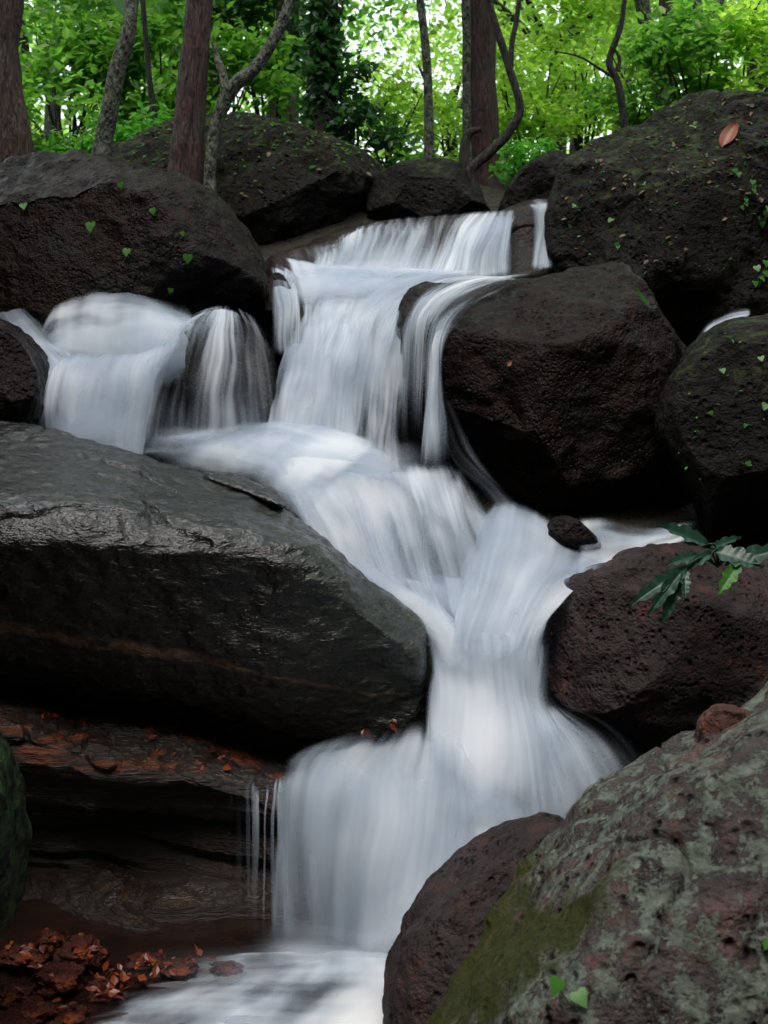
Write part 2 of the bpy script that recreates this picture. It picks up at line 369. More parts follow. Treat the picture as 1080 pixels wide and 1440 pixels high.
boulder("boulder", "rounded dark boulder at upper left with bright seedlings on its face", [(-260, 330), (-120, 245), (0, 219), (60, 213), (130, 218), (200, 233), (260, 254), (310, 282), (350, 322), (378, 365), (388, 410), (386, 455), (350, 485), (280, 500), (100, 520), (-140, 500)], 7.7, 1.0, 1.0, M['basalt_red'], tilt=.35, e=.8, seed=1, center=(80, 370), amp=.06)
boulder("boulder", "small brown rock between the left stream and the frame's left edge", [(-120, 450), (-40, 440), (0, 450), (28, 478), (52, 515), (62, 555), (56, 600), (20, 640), (-100, 640)], 6.3, .4, .5, M['basalt_red'], tilt=.1, seed=2, amp=.02, nt_=160, np_=100)
boulder("boulder", "black rock hump under the thin veils of the left fall", [(208, 520), (226, 482), (262, 456), (315, 440), (352, 455), (386, 490), (393, 560), (392, 640), (290, 660), (190, 650), (192, 570)], 6.95, .35, .6, M['basalt'], tilt=.15, seed=3, amp=.03, nt_=200, np_=120)
boulder("boulder", "broad leaf-strewn boulder behind the curved saplings", [(130, 230), (190, 195), (240, 172), (295, 150), (350, 145), (430, 172), (480, 195), (530, 228), (575, 266), (610, 300), (600, 350), (450, 380), (300, 370), (130, 330)], 9.7, .9, 1.0, M['basalt_moss'], tilt=.3, seed=4, amp=.05, center=(370, 270))
boulder("boulder", "low dark boulder behind the lip of the upper fall", [(515, 262), (540, 235), (590, 222), (640, 226), (668, 242), (682, 275), (690, 320), (600, 340), (520, 320)], 9.35, .4, .6, M['basalt_moss'], tilt=.1, seed=5, amp=.03, nt_=160, np_=100)
boulder("boulder", "mossy rock wedged left of the big upper right boulder", [(702, 300), (712, 268), (735, 238), (770, 218), (810, 212), (850, 240), (850, 300), (800, 330), (720, 320)], 9.1, .35, .5, M['basalt_moss'], seed=6, amp=.03, nt_=160, np_=100)
boulder("boulder", "huge rough boulder at upper right with a dead leaf on top", [(778, 300), (782, 262), (798, 222), (850, 182), (915, 152), (985, 132), (1060, 135), (1200, 150), (1290, 300), (1230, 480), (1000, 500), (880, 440), (790, 390)], 8.3, .9, 1.2, M['basalt_moss'], tilt=.5, seed=7, center=(1000, 320), amp=.07)
boulder("boulder", "large brown central boulder beside the main fall", [(568, 430), (590, 400), (650, 392), (710, 390), (780, 379), (835, 368), (890, 360), (932, 374), (962, 402), (976, 440), (976, 500), (962, 550), (952, 600), (962, 650), (985, 720), (935, 752), (850, 748), (762, 725), (700, 692), (640, 662), (590, 650), (572, 560), (566, 485)], 6.9, .85, 1.0, M['basalt_red'], tilt=.3, seed=8, center=(770, 555), amp=.045)
boulder("boulder", "tall boulder at the right edge below the small side trickle", [(944, 600), (950, 545), (972, 495), (1008, 458), (1060, 440), (1160, 445), (1230, 600), (1200, 780), (1080, 800), (1010, 780), (985, 700), (962, 650)], 5.9, .5, .7, M['basalt_moss'], seed=9, amp=.03, tilt=.15, center=(1080, 610))
boulder("boulder", "dark hollowed boulder right of the narrow chute with a broad-leaved plant on it", [(768, 870), (790, 825), (850, 798), (900, 776), (960, 764), (1040, 780), (1160, 800), (1230, 950), (1180, 1090), (1050, 1100), (930, 1075), (862, 1032), (800, 1012), (768, 965), (764, 910)], 5.1, .45, .7, M['basalt_pit'], seed=10, amp=.05, tilt=.2, center=(970, 930))
boulder("boulder", "small wet black stone in the right hand inflow", [(770, 742), (785, 728), (806, 728), (826, 742), (842, 758), (850, 782), (838, 802), (800, 800), (776, 770)], 5.47, .1, .2, M['basalt'], seed=11, amp=.006, nt_=100, np_=60)
def moss_f(px, py):                                                  # moss grows along the lower left flank
    d = ((px - 660) * 1.0 + (py - 1400) * 1.18) / 1.55
    return np.clip(1 - np.abs(d + 10) / 75, 0, 1) * np.clip((py - 1200) / 80, 0, 1)
boulder("boulder", "big sloping foreground boulder covered in pale green lichen", [(540, 1560), (612, 1440), (690, 1345), (762, 1250), (822, 1178), (880, 1130), (950, 1084), (1012, 1038), (1082, 985), (1220, 900), (1500, 1100), (1560, 1600), (1100, 1900), (560, 1800)], 3.05, .75, .6, M['lichen'], seed=12, amp=.035, scale=2.6, center=(1060, 1440), tilt=.25, under=None, e=.85, nt_=420, np_=300, cuts=0, attrf={'moss': moss_f})
boulder("boulder", "dark pitted boulder behind the lichen covered foreground boulder", [(540, 1470), (546, 1400), (562, 1358), (572, 1320), (602, 1278), (652, 1232), (702, 1198), (744, 1172), (796, 1160), (835, 1185), (900, 1260), (900, 1560), (700, 1640), (545, 1560)], 3.5, .35, .5, M['basalt_pit'], seed=13, amp=.022, scale=3, center=(720, 1400), tilt=.15, under=None, nt_=300, np_=200, cuts=2)
boulder("boulder", "green algae covered rock at the lower left edge", [(-120, 1030), (-40, 1010), (-22, 1030), (0, 1075), (12, 1140), (17, 1230), (13, 1290), (-6, 1330), (-60, 1380), (-140, 1300)], 3.4, .25, .3, M['green'], seed=14, amp=.012, nt_=160, np_=110)
boulder("stone", "small reddish stone peeping over the lichen covered boulder", [(982, 1060), (990, 1018), (1006, 1000), (1034, 997), (1056, 1006), (1070, 1040), (1050, 1085), (1000, 1090)], 3.35, .08, .12, M['stone_brown'], seed=15, amp=.008, nt_=120, np_=80, cat="stone")
boulder("boulder", "dark rock under the bank behind the left fountain", [(-60, 430), (10, 415), (95, 410), (200, 415), (330, 425), (392, 440), (400, 520), (300, 560), (100, 540), (-60, 540)], 7.6, .3, .5, M['basalt_red'], seed=16, amp=.04, tilt=.1, nt_=200, np_=120)
boulder("boulder", "rounded dark rock behind the veil left of the main fall", [(378, 390), (396, 384), (412, 410), (421, 450), (422, 490), (412, 520), (380, 520), (372, 450)], 7.35, .15, .3, M['basalt'], seed=17, amp=.01, nt_=120, np_=80)

# long slab
top = [(-160, 590), (-60, 592), (0, 595), (60, 605), (130, 625), (220, 650), (300, 672), (360, 692), (402, 714), (440, 742), (475, 775), (500, 802), (545, 838), (582, 870), (602, 905)]
Yt = [6.0, 5.9, 5.85, 5.8, 5.75, 5.65, 5.6, 5.55, 5.5, 5.4, 5.3, 5.2, 5.1, 5.0, 4.95]
rows = [
    [(x, y + 130 - i * 6, Y + .35) for i, ((x, y), Y) in enumerate(zip(top, Yt))],
    [(x, y + 12, Y + .12) for (x, y), Y in zip(top, Yt)],
    [(x, y, Y - .05) for (x, y), Y in zip(top, Yt)],
    [(-160, 640, 5.1), (0, 650, 5.1), (130, 665, 5.05), (260, 692, 5.0), (350, 716, 4.98), (430, 752, 4.95), (490, 800, 4.9), (550, 848, 4.85), (603, 918, 4.8)],
    [(-160, 690, 4.5), (0, 700, 4.5), (130, 705, 4.5), (250, 722, 4.5), (340, 738, 4.5), (420, 758, 4.55), (480, 800, 4.6), (550, 870, 4.7), (603, 930, 4.74)],
    [(-160, 745, 4.32), (0, 750, 4.32), (150, 755, 4.33), (300, 768, 4.36), (420, 795, 4.42), (520, 865, 4.56), (602, 940, 4.74)],
    [(-160, 790, 4.36), (0, 795, 4.36), (150, 805, 4.37), (300, 822, 4.40), (420, 850, 4.46), (520, 895, 4.58), (602, 950, 4.75)],
    [(-160, 860, 4.50), (0, 875, 4.50), (150, 900, 4.52), (300, 930, 4.54), (450, 955, 4.60), (602, 968, 4.76)],
    [(-160, 920, 4.66), (0, 940, 4.66), (150, 965, 4.68), (300, 990, 4.70), (450, 1012, 4.73), (598, 985, 4.78)],
    [(-160, 950, 4.95), (0, 962, 4.95), (150, 985, 4.95), (300, 1010, 4.95), (450, 1036, 4.92), (560, 1030, 4.85), (592, 1000, 4.82)],
    [(-160, 930, 5.5), (0, 940, 5.5), (300, 985, 5.5), (594, 990, 5.1)],
]
def seam_f(px, py):
    ys = np.interp(px, [-200, 0, 60, 190, 330, 450, 590], [865, 882, 893, 915, 940, 965, 992])
    wd = np.interp(px, [0, 150, 330, 350, 590], [9, 12, 6, 3, 2.5])
    return np.clip(1 - ((py - ys) / wd) ** 2, 0, 1)
loft_rock("rock_slab", "long wet slab leaning across the left side with an ochre seam", rows, M['slab'], amp=.022, scale=1.6, seed=30, nr=420, nc=460, attrf={'seam': seam_f, 'algae': lambda px, py: np.clip((px - 380) / 150, 0, 1)}, cat="rock slab")
# thin flake resting on the slab
fl = [[(280, 664, 5.75), (330, 672, 5.7), (380, 688, 5.65), (404, 700, 5.6)], [(282, 660, 5.62), (330, 669, 5.58), (380, 685, 5.5), (404, 697, 5.48)],
      [(284, 667, 5.42), (330, 680, 5.36), (375, 698, 5.3), (402, 709, 5.28)], [(284, 676, 5.45), (330, 692, 5.38), (375, 708, 5.32), (402, 716, 5.3)], [(282, 676, 5.7), (330, 690, 5.65), (404, 716, 5.58)]]
loft_rock("rock_flake", "thin flat rock flake on the upper edge of the long slab", fl, M['slab'], amp=.004, seed=31, nr=60, nc=120, attrf={'seam': lambda a, c: a * 0, 'algae': lambda a, c: a * 0}, cat="rock flake")
# layered ledge lower left
def lrow(dy, Ys, top=((-150, 960), (0, 985), (100, 1008), (200, 1030), (300, 1052), (400, 1082), (480, 1092), (560, 1110), (640, 1150))):
    return [(x, y + dy, Y) for (x, y), Y in zip(top, np.interp(np.linspace(0, 1, len(top)), np.linspace(0, 1, len(Ys)), Ys))]
rows = [lrow(60, [5.4, 5.3]), lrow(-30, [5.3, 5.1]), lrow(0, [4.85, 4.75]), lrow(25, [4.62, 4.55]), lrow(60, [4.5, 4.45]),
        [(-150, 1120, 4.75), (0, 1140, 4.75), (200, 1150, 4.7), (330, 1160, 4.6), (480, 1190, 4.42), (640, 1230, 4.4)],
        [(-150, 1200, 4.85), (0, 1220, 4.82), (200, 1225, 4.7), (330, 1230, 4.6), (480, 1250, 4.42), (640, 1290, 4.4)],
        [(-150, 1255, 4.6), (0, 1275, 4.58), (200, 1275, 4.45), (330, 1285, 4.45), (480, 1300, 4.4), (640, 1330, 4.38)],
        [(-150, 1330, 4.45), (0, 1340, 4.4), (200, 1345, 4.33), (330, 1350, 4.36), (480, 1365, 4.36), (640, 1380, 4.38)],
        [(-150, 1400, 4.45), (0, 1400, 4.45), (200, 1400, 4.4), (330, 1400, 4.4), (480, 1410, 4.4), (640, 1410, 4.4)], lrow(330, [5.4, 5.3])]
loft_rock("rock_ledge", "dark layered rock ledge under the long slab at lower left", rows, M['ledge'], amp=.03, seed=33, layered=.045, nr=460, nc=460, cat="rock ledge",
          attrf={'rust': lambda px, py: np.clip(1 - np.abs(py - np.interp(px, [0, 330, 640], [1045, 1062, 1080])) / 55, 0, 1)})
# upper ledge that the top fall slides over
rows = [[(360, 420, 9.6), (560, 400, 9.6), (800, 400, 9.4)], [(362, 372, 9.1), (430, 346, 9.2), (520, 322, 9.2), (620, 312, 9.1), (700, 304, 9.0), (735, 292, 8.95), (792, 290, 8.9)],
        [(366, 362, 8.75), (425, 342, 8.85), (500, 319, 8.85), (600, 309, 8.8), (690, 301, 8.75), (738, 285, 8.7), (788, 286, 8.65)],
        [(372, 366, 8.6), (430, 350, 8.65), (500, 330, 8.68), (600, 320, 8.65), (690, 312, 8.6), (738, 300, 8.55), (790, 300, 8.5)],
        [(378, 385, 8.45), (480, 365, 8.5), (600, 350, 8.5), (700, 345, 8.48), (790, 340, 8.42)],
        [(380, 430, 8.35), (480, 410, 8.4), (600, 400, 8.4), (700, 400, 8.4), (790, 400, 8.35)]]
loft_rock("rock_ledge", "brown water-worn ledge beneath the upper fall", rows, M['brown'], amp=.025, seed=35, nr=200, nc=300, cat="rock ledge")

# ------------------------------------------------------------------ stream bed and banks: one ground sheet
prof = [(-40, -.15), (4.78, -.15), (4.9, zat(1085, 4.9) - .3), (5.1, zat(890, 5.1) - .25), (5.6, zat(770, 5.6) - .25), (6.3, zat(670, 6.3) - .25), (6.8, zat(640, 6.8) - .2),
        (7.3, zat(470, 7.3) - .3), (8.2, zat(400, 8.2) - .3), (8.6, zat(390, 8.6)), (8.9, zat(340, 8.9) - .1), (9.4, zat(305, 9.4)), (10.5, zat(262, 10.5)), (13, zat(245, 13)), (20, zat(262, 20)), (40, zat(300, 40)), (260, zat(420, 260))]
pa = np.array(prof)
ys = np.unique(np.concatenate([np.linspace(-12, 3, 24), np.linspace(3, 14, 190), np.linspace(14, 60, 50), np.linspace(60, 260, 10)]))
xs = np.unique(np.concatenate([np.linspace(-6, 6, 190), np.linspace(-40, 40, 60), np.linspace(-200, 200, 20)]))
XX, YY = np.meshgrid(xs, ys)
def groundz(X, Y):
    z = np.interp(Y, pa[:, 0], pa[:, 1])
    xc = np.interp(Y, [0, 4.5, 7, 9], [0, .05, -.3, .2]); wv = np.interp(Y, [-12, 0, 4.5, 9, 12, 20], [1.7, 1.7, 1.5, 3.0, 4.5, 9])
    k = np.interp(Y, [-12, 5, 9, 14, 40], [1.25, 1.25, .8, .35, .25])
    z = z + k * np.maximum(0, np.abs(X - xc) - wv) * np.clip(12 / (np.abs(X - xc) + 1), 0, 1)
    z = z + np.maximum(0, -Y - 1.5) * .9  # side banks and this rise behind the viewpoint: unseen, shaped to block low light
    n = fbm(np.stack([X * .8, Y * .8, X * 0], -1), 5, 40); return z + n * np.interp(Y, [0, 9, 10, 40], [.08, .06, .10, .5])
ZZ = groundz(XX, YY)
ground = mesh_obj("ground", np.stack([XX, YY, ZZ], -1).reshape(-1, 3), gridfaces(*XX.shape), M['soil'])
tag(ground, "dark forest floor and stream banks rising under the trees", "ground", kind='structure')
gb = BVHTree.FromPolygons([tuple(v) for v in np.stack([XX, YY, ZZ], -1).reshape(-1, 3)], gridfaces(*XX.shape).tolist())

# ------------------------------------------------------------------ water
def sheet(name, label, lines, mat=None, nu=90, nv=140, edge=.12, top=.04, bot=.08, cols=0, rag=0.0, layers=2, off=.035, jit=.012, seed=0, cat="waterfall"):
    L = []
    for l in lines:
        l = [(p[0], p[1], p[2], p[3]) for p in l]; L.append(catmull(l, nv))
    L = np.array(L); G4 = np.stack([catmull(L[:, j], nu) for j in range(nv)], 0)      # nv x nu x 4
    d = np.clip(G4[..., 3], 0, 1)
    B = P(G4[..., 0], G4[..., 1], G4[..., 2])
    wid = np.linalg.norm(np.diff(B, axis=1), axis=2).sum(1).mean(); ln = np.linalg.norm(np.diff(B, axis=0), axis=2).sum(0).mean()
    U, Vv = np.meshgrid(np.linspace(0, wid, nu), np.linspace(0, ln, nv))
    e = np.ones(nu); t = np.linspace(0, 1, nu)
    if edge:
        eg = edge * 1.5 * (1 + .8 * vnoise(np.stack([0 * U, Vv * 3.5, U * 0 + seed], -1), 11 + seed)) + .01
        tt = t[None] + .03 * vnoise(np.stack([0 * U, Vv * 8, U * 0 + seed], -1), 13 + seed)
        e = np.clip(tt / eg, 0, 1) * np.clip((1 - tt) / eg, 0, 1); e = e * e * (3 - 2 * e)
    else: e = np.ones_like(U)
    tv = np.linspace(0, 1, nv); f = np.ones(nv)
    if top: f = f * np.clip(tv / top, 0, 1)
    if bot: f = f * np.clip((1 - tv) / bot, 0, 1)
    f = f * f * (3 - 2 * f)
    d = d * e * f[:, None]
    if cols:
        cw = vnoise(np.stack([(U + .012 * vnoise(np.stack([U * 20, Vv * 5, U * 0], -1), 5)) * cols, Vv * .6, U * 0 + seed], -1), 81 + seed)
        st_ = .12 * vnoise(np.stack([U * 40, U * 0, U * 0 + seed], -1), 83); d = d * np.clip((Vv / ln - .1 - st_) / .12, 0, 1)
        d = d * np.clip(cw * 2.4 + .55, 0, 1) ** 1.3
    if rag: d = np.clip(d * (1 + rag * (fbm(np.stack([U * 2.5, Vv * 6, U * 0 + seed], -1), 4, 60 + seed))), 0, 1)
    Vs, Fs, Ds, Us = [], [], [], []; n0 = 0
    for k in range(layers):
        G = B.copy(); N = gridnormals(B)
        if N[..., 1].mean() > 0: N = -N
        rid = vnoise(np.stack([U * 9 + 31 * k, Vv * .7, U * 0 + seed], -1), 50 + seed + k) * jit * .45 + vnoise(np.stack([U * 3, Vv * 1.6, U * 0 + seed], -1), 70 + seed + k) * jit * 1.8
        G = G + N * (rid + off * k)[..., None]
        dd = d if k == 0 else d * (.62 + .25 * vnoise(np.stack([U * 4, Vv * 1.2, U * 0], -1), 90 + seed + k))
        Vs.append(G.reshape(-1, 3)); Fs.append(gridfaces(nv, nu) + n0); Ds.append(np.clip(dd, 0, 1).ravel()); n0 += nu * nv
        Us.append(np.stack([U + 13.7 * k + seed * 3.1, Vv + 5.3 * k], -1).reshape(-1, 2))
    o = mesh_obj(name, np.concatenate(Vs), np.concatenate(Fs), mat or M['water'], attrs={'dens': np.concatenate(Ds)}, uv=np.concatenate(Us))
    tag(o, label, cat, kind='structure'); return o

sheet("waterfall", "upper fall sliding over the brown ledge", [
    [(392, 362, 8.5, .0), (398, 370, 8.42, .1), (400, 388, 8.25, .2)],
    [(430, 348, 8.58, .12), (436, 364, 8.48, .3), (430, 390, 8.2, .5)],
    [(472, 338, 8.62, .2), (474, 358, 8.48, .45), (462, 394, 8.17, .7)],
    [(485, 330, 8.62, .35), (484, 352, 8.46, .6), (470, 395, 8.15, .9)],
    [(525, 316, 8.66, .45), (518, 340, 8.46, .75), (498, 398, 8.1, 1)],
    [(575, 309, 8.64, .35), (566, 338, 8.44, .72), (545, 400, 8.05, 1)],
    [(630, 304, 8.6, .22), (615, 338, 8.4, .55), (592, 400, 8.05, 1)],
    [(676, 301, 8.58, .4), (655, 330, 8.4, .85), (640, 360, 8.25, .9), (625, 402, 8.0, 1)],
    [(700, 299, 8.56, .5), (688, 325, 8.38, .75), (672, 360, 8.2, .65), (664, 398, 8.05, .8)],
    [(720, 298, 8.54, .3), (714, 318, 8.36, .7), (706, 350, 8.2, .55), (702, 394, 8.05, .6)],
    [(732, 296, 8.5, .0), (724, 318, 8.34, .1), (720, 350, 8.2, .1), (718, 394, 8.05, .1)]], M['water_fine'], nu=160, nv=60, edge=.03, top=.1, bot=.1, off=.03, jit=.008, seed=1)
sheet("waterfall", "narrow fall at the right end of the brown ledge", [
    [(738, 286, 8.45, .1), (748, 300, 8.35, .2), (750, 340, 8.3, .1), (748, 384, 8.2, .1)],
    [(762, 284, 8.45, .5), (770, 296, 8.33, .8), (764, 335, 8.28, .8), (757, 384, 8.15, .6)],
    [(776, 285, 8.45, .6), (780, 300, 8.3, 1), (776, 340, 8.25, .95), (768, 384, 8.12, .9)],
    [(784, 290, 8.45, .2), (788, 310, 8.3, .5), (786, 345, 8.25, .3), (780, 384, 8.12, .2)]], M['water_fine'], nu=50, nv=60, edge=.05, off=.02, jit=.006, seed=2)
sheet("waterfall", "main fall pouring down the middle of the cascade", [
    [(398, 366, 8.1, .5), (414, 405, 7.6, .8), (424, 450, 7.3, .8), (408, 500, 7.05, .6), (388, 560, 6.85, .5), (378, 640, 6.6, .7), (372, 680, 6.3, .9)],
    [(420, 372, 8.1, 1), (432, 405, 7.6, 1), (436, 450, 7.3, 1), (420, 500, 7.0, 1), (405, 560, 6.8, .9), (398, 640, 6.5, 1), (398, 690, 6.2, 1)],
    [(470, 380, 8.1, 1), (468, 410, 7.6, 1), (462, 450, 7.2, 1), (450, 500, 6.95, .95), (440, 560, 6.75, .92), (436, 640, 6.5, 1), (440, 690, 6.2, 1)],
    [(560, 384, 8.1, 1), (515, 410, 7.6, 1), (492, 450, 7.2, .95), (482, 500, 6.95, .85), (474, 560, 6.75, .85), (470, 640, 6.5, 1), (478, 690, 6.2, 1)],
    [(640, 386, 8.1, 1), (560, 402, 7.6, 1), (522, 440, 7.2, 1), (512, 500, 6.95, .9), (500, 560, 6.75, .8), (494, 640, 6.5, .85), (505, 690, 6.2, 1)],
    [(700, 390, 8.05, .9), (600, 402, 7.5, .8), (552, 435, 7.1, .95), (536, 500, 6.9, .8), (524, 560, 6.7, .55), (518, 640, 6.45, .5), (530, 690, 6.2, 1)],
    [(725, 388, 7.9, .5), (640, 400, 7.4, .35), (582, 438, 6.95, .65), (562, 500, 6.75, .75), (552, 560, 6.65, .45), (546, 640, 6.4, .45), (555, 690, 6.2, 1)],
    [(745, 386, 7.8, .1), (660, 402, 7.3, .1), (600, 445, 6.8, .15), (580, 500, 6.6, .25), (572, 560, 6.5, .15), (568, 640, 6.35, .2), (575, 690, 6.1, .9)]], nu=200, nv=200, edge=.03, top=.03, bot=.18, seed=3)
sheet("waterfall", "thin veil of water left of the main fall", [
    [(380, 372, 7.6, .2), (382, 420, 7.2, .2), (382, 500, 7.1, .2)], [(390, 374, 7.6, .5), (396, 420, 7.15, .45), (398, 505, 7.0, .5)],
    [(402, 380, 7.6, .6), (412, 425, 7.12, .35), (414, 510, 7.0, .3)], [(412, 385, 7.6, .6), (424, 430, 7.1, .6), (424, 510, 7.0, .7)]], M['water_fine'], nu=40, nv=60, edge=.15, jit=.005, off=.02, seed=4)
sheet("waterfall", "single white strand falling beside the central boulder", [
    [(668, 402, 6.62, 0.00), (630, 438, 6.35, 0.08), (606, 480, 6.15, 0.08), (600, 530, 6.1, 0.12), (596, 590, 6.05, 0.16), (588, 680, 5.9, 0.40)], [(674, 404, 6.6, 0.12), (640, 436, 6.33, 0.24), (615, 476, 6.12, 0.48), (608, 530, 6.05, 0.60), (605, 590, 6.0, 0.64), (604, 680, 5.9, 0.72)],
    [(680, 406, 6.58, 0.12), (648, 438, 6.3, 0.24), (622, 478, 6.1, 0.32), (616, 530, 6.05, 0.40), (617, 590, 6.0, 0.48), (622, 680, 5.9, 0.64)], [(688, 410, 6.56, 0.00), (655, 442, 6.3, 0.04), (628, 482, 6.1, 0.08), (624, 530, 6.05, 0.08), (630, 590, 6.0, 0.12), (640, 680, 5.9, 0.40)]], M['water_fine'], nu=60, nv=90, edge=.1, top=.2, bot=.2, jit=.005, off=.015, seed=5)
sheet("waterfall", "broad film of thin water over the left shoulder of the central boulder", [
    [(690, 386, 7.25, .1), (620, 396, 7.0, .3), (575, 430, 6.7, .45), (562, 500, 6.5, .42), (556, 630, 6.3, .35)],
    [(715, 385, 7.15, .25), (640, 396, 6.85, .35), (592, 430, 6.55, .42), (578, 500, 6.3, .35), (574, 640, 6.15, .3)],
    [(740, 383, 7.0, .3), (668, 398, 6.65, .33), (610, 432, 6.4, .38), (592, 490, 6.2, .38), (588, 640, 6.1, .35)],
    [(765, 381, 6.8, .3), (700, 398, 6.45, .3), (640, 430, 6.3, .32), (612, 480, 6.15, .4), (606, 640, 6.05, .4)],
    [(785, 380, 6.7, .2), (730, 396, 6.35, .28), (668, 430, 6.2, .26), (632, 475, 6.12, .2), (622, 600, 6.05, .1)]], M['water_fine'], nu=110, nv=120, edge=.15, top=.15, bot=.2, jit=.004, off=.015, seed=6)
sheet("waterfall", "splashes running down the left foot of the central boulder", [
    [(618, 560, 6.05, 0.09), (640, 640, 5.95, 0.18), (670, 700, 5.8, 0.18), (700, 730, 5.7, 0.24)], [(625, 560, 6.02, 0.21), (652, 640, 5.9, 0.24), (690, 695, 5.8, 0.27), (715, 725, 5.7, 0.30)],
    [(635, 570, 6.0, 0.06), (668, 640, 5.9, 0.09), (712, 695, 5.8, 0.12), (740, 730, 5.7, 0.18)]], M['water_fine'], nu=50, nv=70, edge=.2, jit=.006, seed=7)
sheet("waterfall", "white dome of water spouting below the round upper left boulder", [
    [(84, 452, 7.2, .0), (74, 480, 6.95, .3), (70, 520, 6.8, .3), (70, 545, 6.75, .2)],
    [(104, 424, 7.25, .5), (88, 452, 7.0, .85), (80, 495, 6.8, .9), (78, 550, 6.7, .9)],
    [(132, 414, 7.25, .6), (120, 440, 6.95, 1), (112, 490, 6.75, 1), (110, 555, 6.65, 1)],
    [(165, 414, 7.25, .6), (163, 438, 6.92, 1), (158, 490, 6.72, 1), (155, 555, 6.62, 1)],
    [(200, 420, 7.25, .5), (206, 445, 6.92, .95), (206, 490, 6.72, .95), (204, 555, 6.62, 1)],
    [(232, 432, 7.2, .4), (245, 458, 6.95, .8), (252, 492, 6.8, .8), (245, 550, 6.7, .8)],
    [(252, 440, 7.2, .1), (275, 462, 7.0, .3), (290, 485, 6.9, .2), (285, 540, 6.8, .1)]], M['foam'], nu=140, nv=120, edge=.12, top=.45, bot=.3, jit=.02, off=.05, layers=2, seed=8, rag=.5)
sheet("waterfall", "broad white curtain falling between the small brown rock and the veiled hump", [
    [(48, 505, 6.85, .0), (50, 540, 6.55, .2), (50, 600, 6.4, .2), (50, 655, 6.3, .2)],
    [(70, 495, 6.8, .5), (68, 540, 6.5, .6), (68, 600, 6.38, .45), (68, 655, 6.3, .45)],
    [(105, 492, 6.8, 1), (96, 535, 6.46, 1), (94, 600, 6.36, .85), (94, 660, 6.3, .8)],
    [(155, 490, 6.8, 1), (138, 535, 6.44, 1), (132, 600, 6.34, 1), (130, 665, 6.28, 1)],
    [(210, 478, 6.8, 1), (180, 530, 6.44, .95), (168, 600, 6.34, .9), (165, 665, 6.28, .9)],
    [(255, 465, 6.8, .8), (212, 520, 6.46, .8), (192, 600, 6.34, .55), (186, 665, 6.28, .6)],
    [(280, 458, 6.8, .2), (238, 510, 6.48, .4), (208, 600, 6.36, .2), (200, 665, 6.28, .2)]], M['water'], nu=130, nv=110, edge=.05, top=.2, bot=.1, jit=.012, off=.04, seed=28)
sheet("waterfall", "stream entering from the left edge beside the small brown rock", [
    [(-40, 395, 7.4, .5), (0, 455, 7.1, .5), (28, 495, 6.8, .5), (60, 560, 6.5, .3), (62, 640, 6.4, .2)], [(-20, 390, 7.4, .9), (15, 445, 7.1, .9), (45, 490, 6.8, .9), (78, 550, 6.5, .8), (80, 640, 6.4, .7)],
    [(0, 390, 7.4, .7), (26, 440, 7.1, .8), (62, 485, 6.85, .9), (100, 540, 6.55, .9), (100, 640, 6.4, .9)], [(12, 390, 7.4, .2), (38, 440, 7.1, .2), (90, 485, 6.85, .5), (130, 540, 6.55, .5), (130, 640, 6.4, .4)]], nu=60, nv=90, edge=.15, seed=9)
sheet("waterfall", "fan of thin veils over the black rock hump", [
    [(262, 452, 6.95, 0.22), (232, 478, 6.6, 0.43), (205, 540, 6.42, 0.36), (180, 640, 6.3, 0.50)],
    [(285, 442, 6.95, 0.43), (250, 470, 6.58, 0.50), (220, 540, 6.42, 0.29), (205, 635, 6.3, 0.36)],
    [(300, 436, 6.95, 0.58), (278, 465, 6.58, 0.40), (256, 540, 6.42, 0.18), (246, 630, 6.3, 0.22)],
    [(315, 434, 6.95, 0.58), (308, 465, 6.58, 0.36), (296, 540, 6.4, 0.24), (298, 625, 6.3, 0.25)],
    [(330, 437, 6.95, 0.50), (338, 470, 6.58, 0.30), (342, 540, 6.42, 0.23), (352, 620, 6.3, 0.22)],
    [(342, 445, 6.95, 0.29), (362, 485, 6.6, 0.16), (372, 550, 6.45, 0.12), (378, 620, 6.35, 0.14)],
    [(350, 452, 6.95, 0.14), (380, 492, 6.65, 0.09), (392, 550, 6.5, 0.07), (396, 620, 6.35, 0.07)]], M['water_fine'], nu=150, nv=100, edge=.03, top=.06, jit=.006, off=.03, seed=10)
sheet("stream", "pale shallow step of water sliding right above the long slab", [
    [(160, 655, 6.3, .1), (250, 665, 6.15, .2), (330, 690, 5.95, .3), (400, 730, 5.7, .3), (440, 760, 5.6, .2)],
    [(175, 635, 6.42, .4), (260, 642, 6.28, .45), (345, 660, 6.05, .6), (430, 700, 5.8, .8), (480, 735, 5.65, .6)],
    [(195, 618, 6.5, .6), (290, 620, 6.4, .65), (370, 632, 6.2, .85), (450, 660, 6.0, 1), (520, 695, 5.8, .9)],
    [(240, 608, 6.55, .4), (330, 602, 6.5, .45), (400, 610, 6.4, .8), (480, 635, 6.2, 1), (560, 665, 6.0, .9)],
    [(280, 600, 6.6, .0), (350, 594, 6.6, .1), (420, 596, 6.5, .5), (500, 615, 6.3, .8), (590, 645, 6.1, .5)]], M['foam'], nu=90, nv=120, edge=.08, top=.12, bot=.3, seed=11, jit=.012)
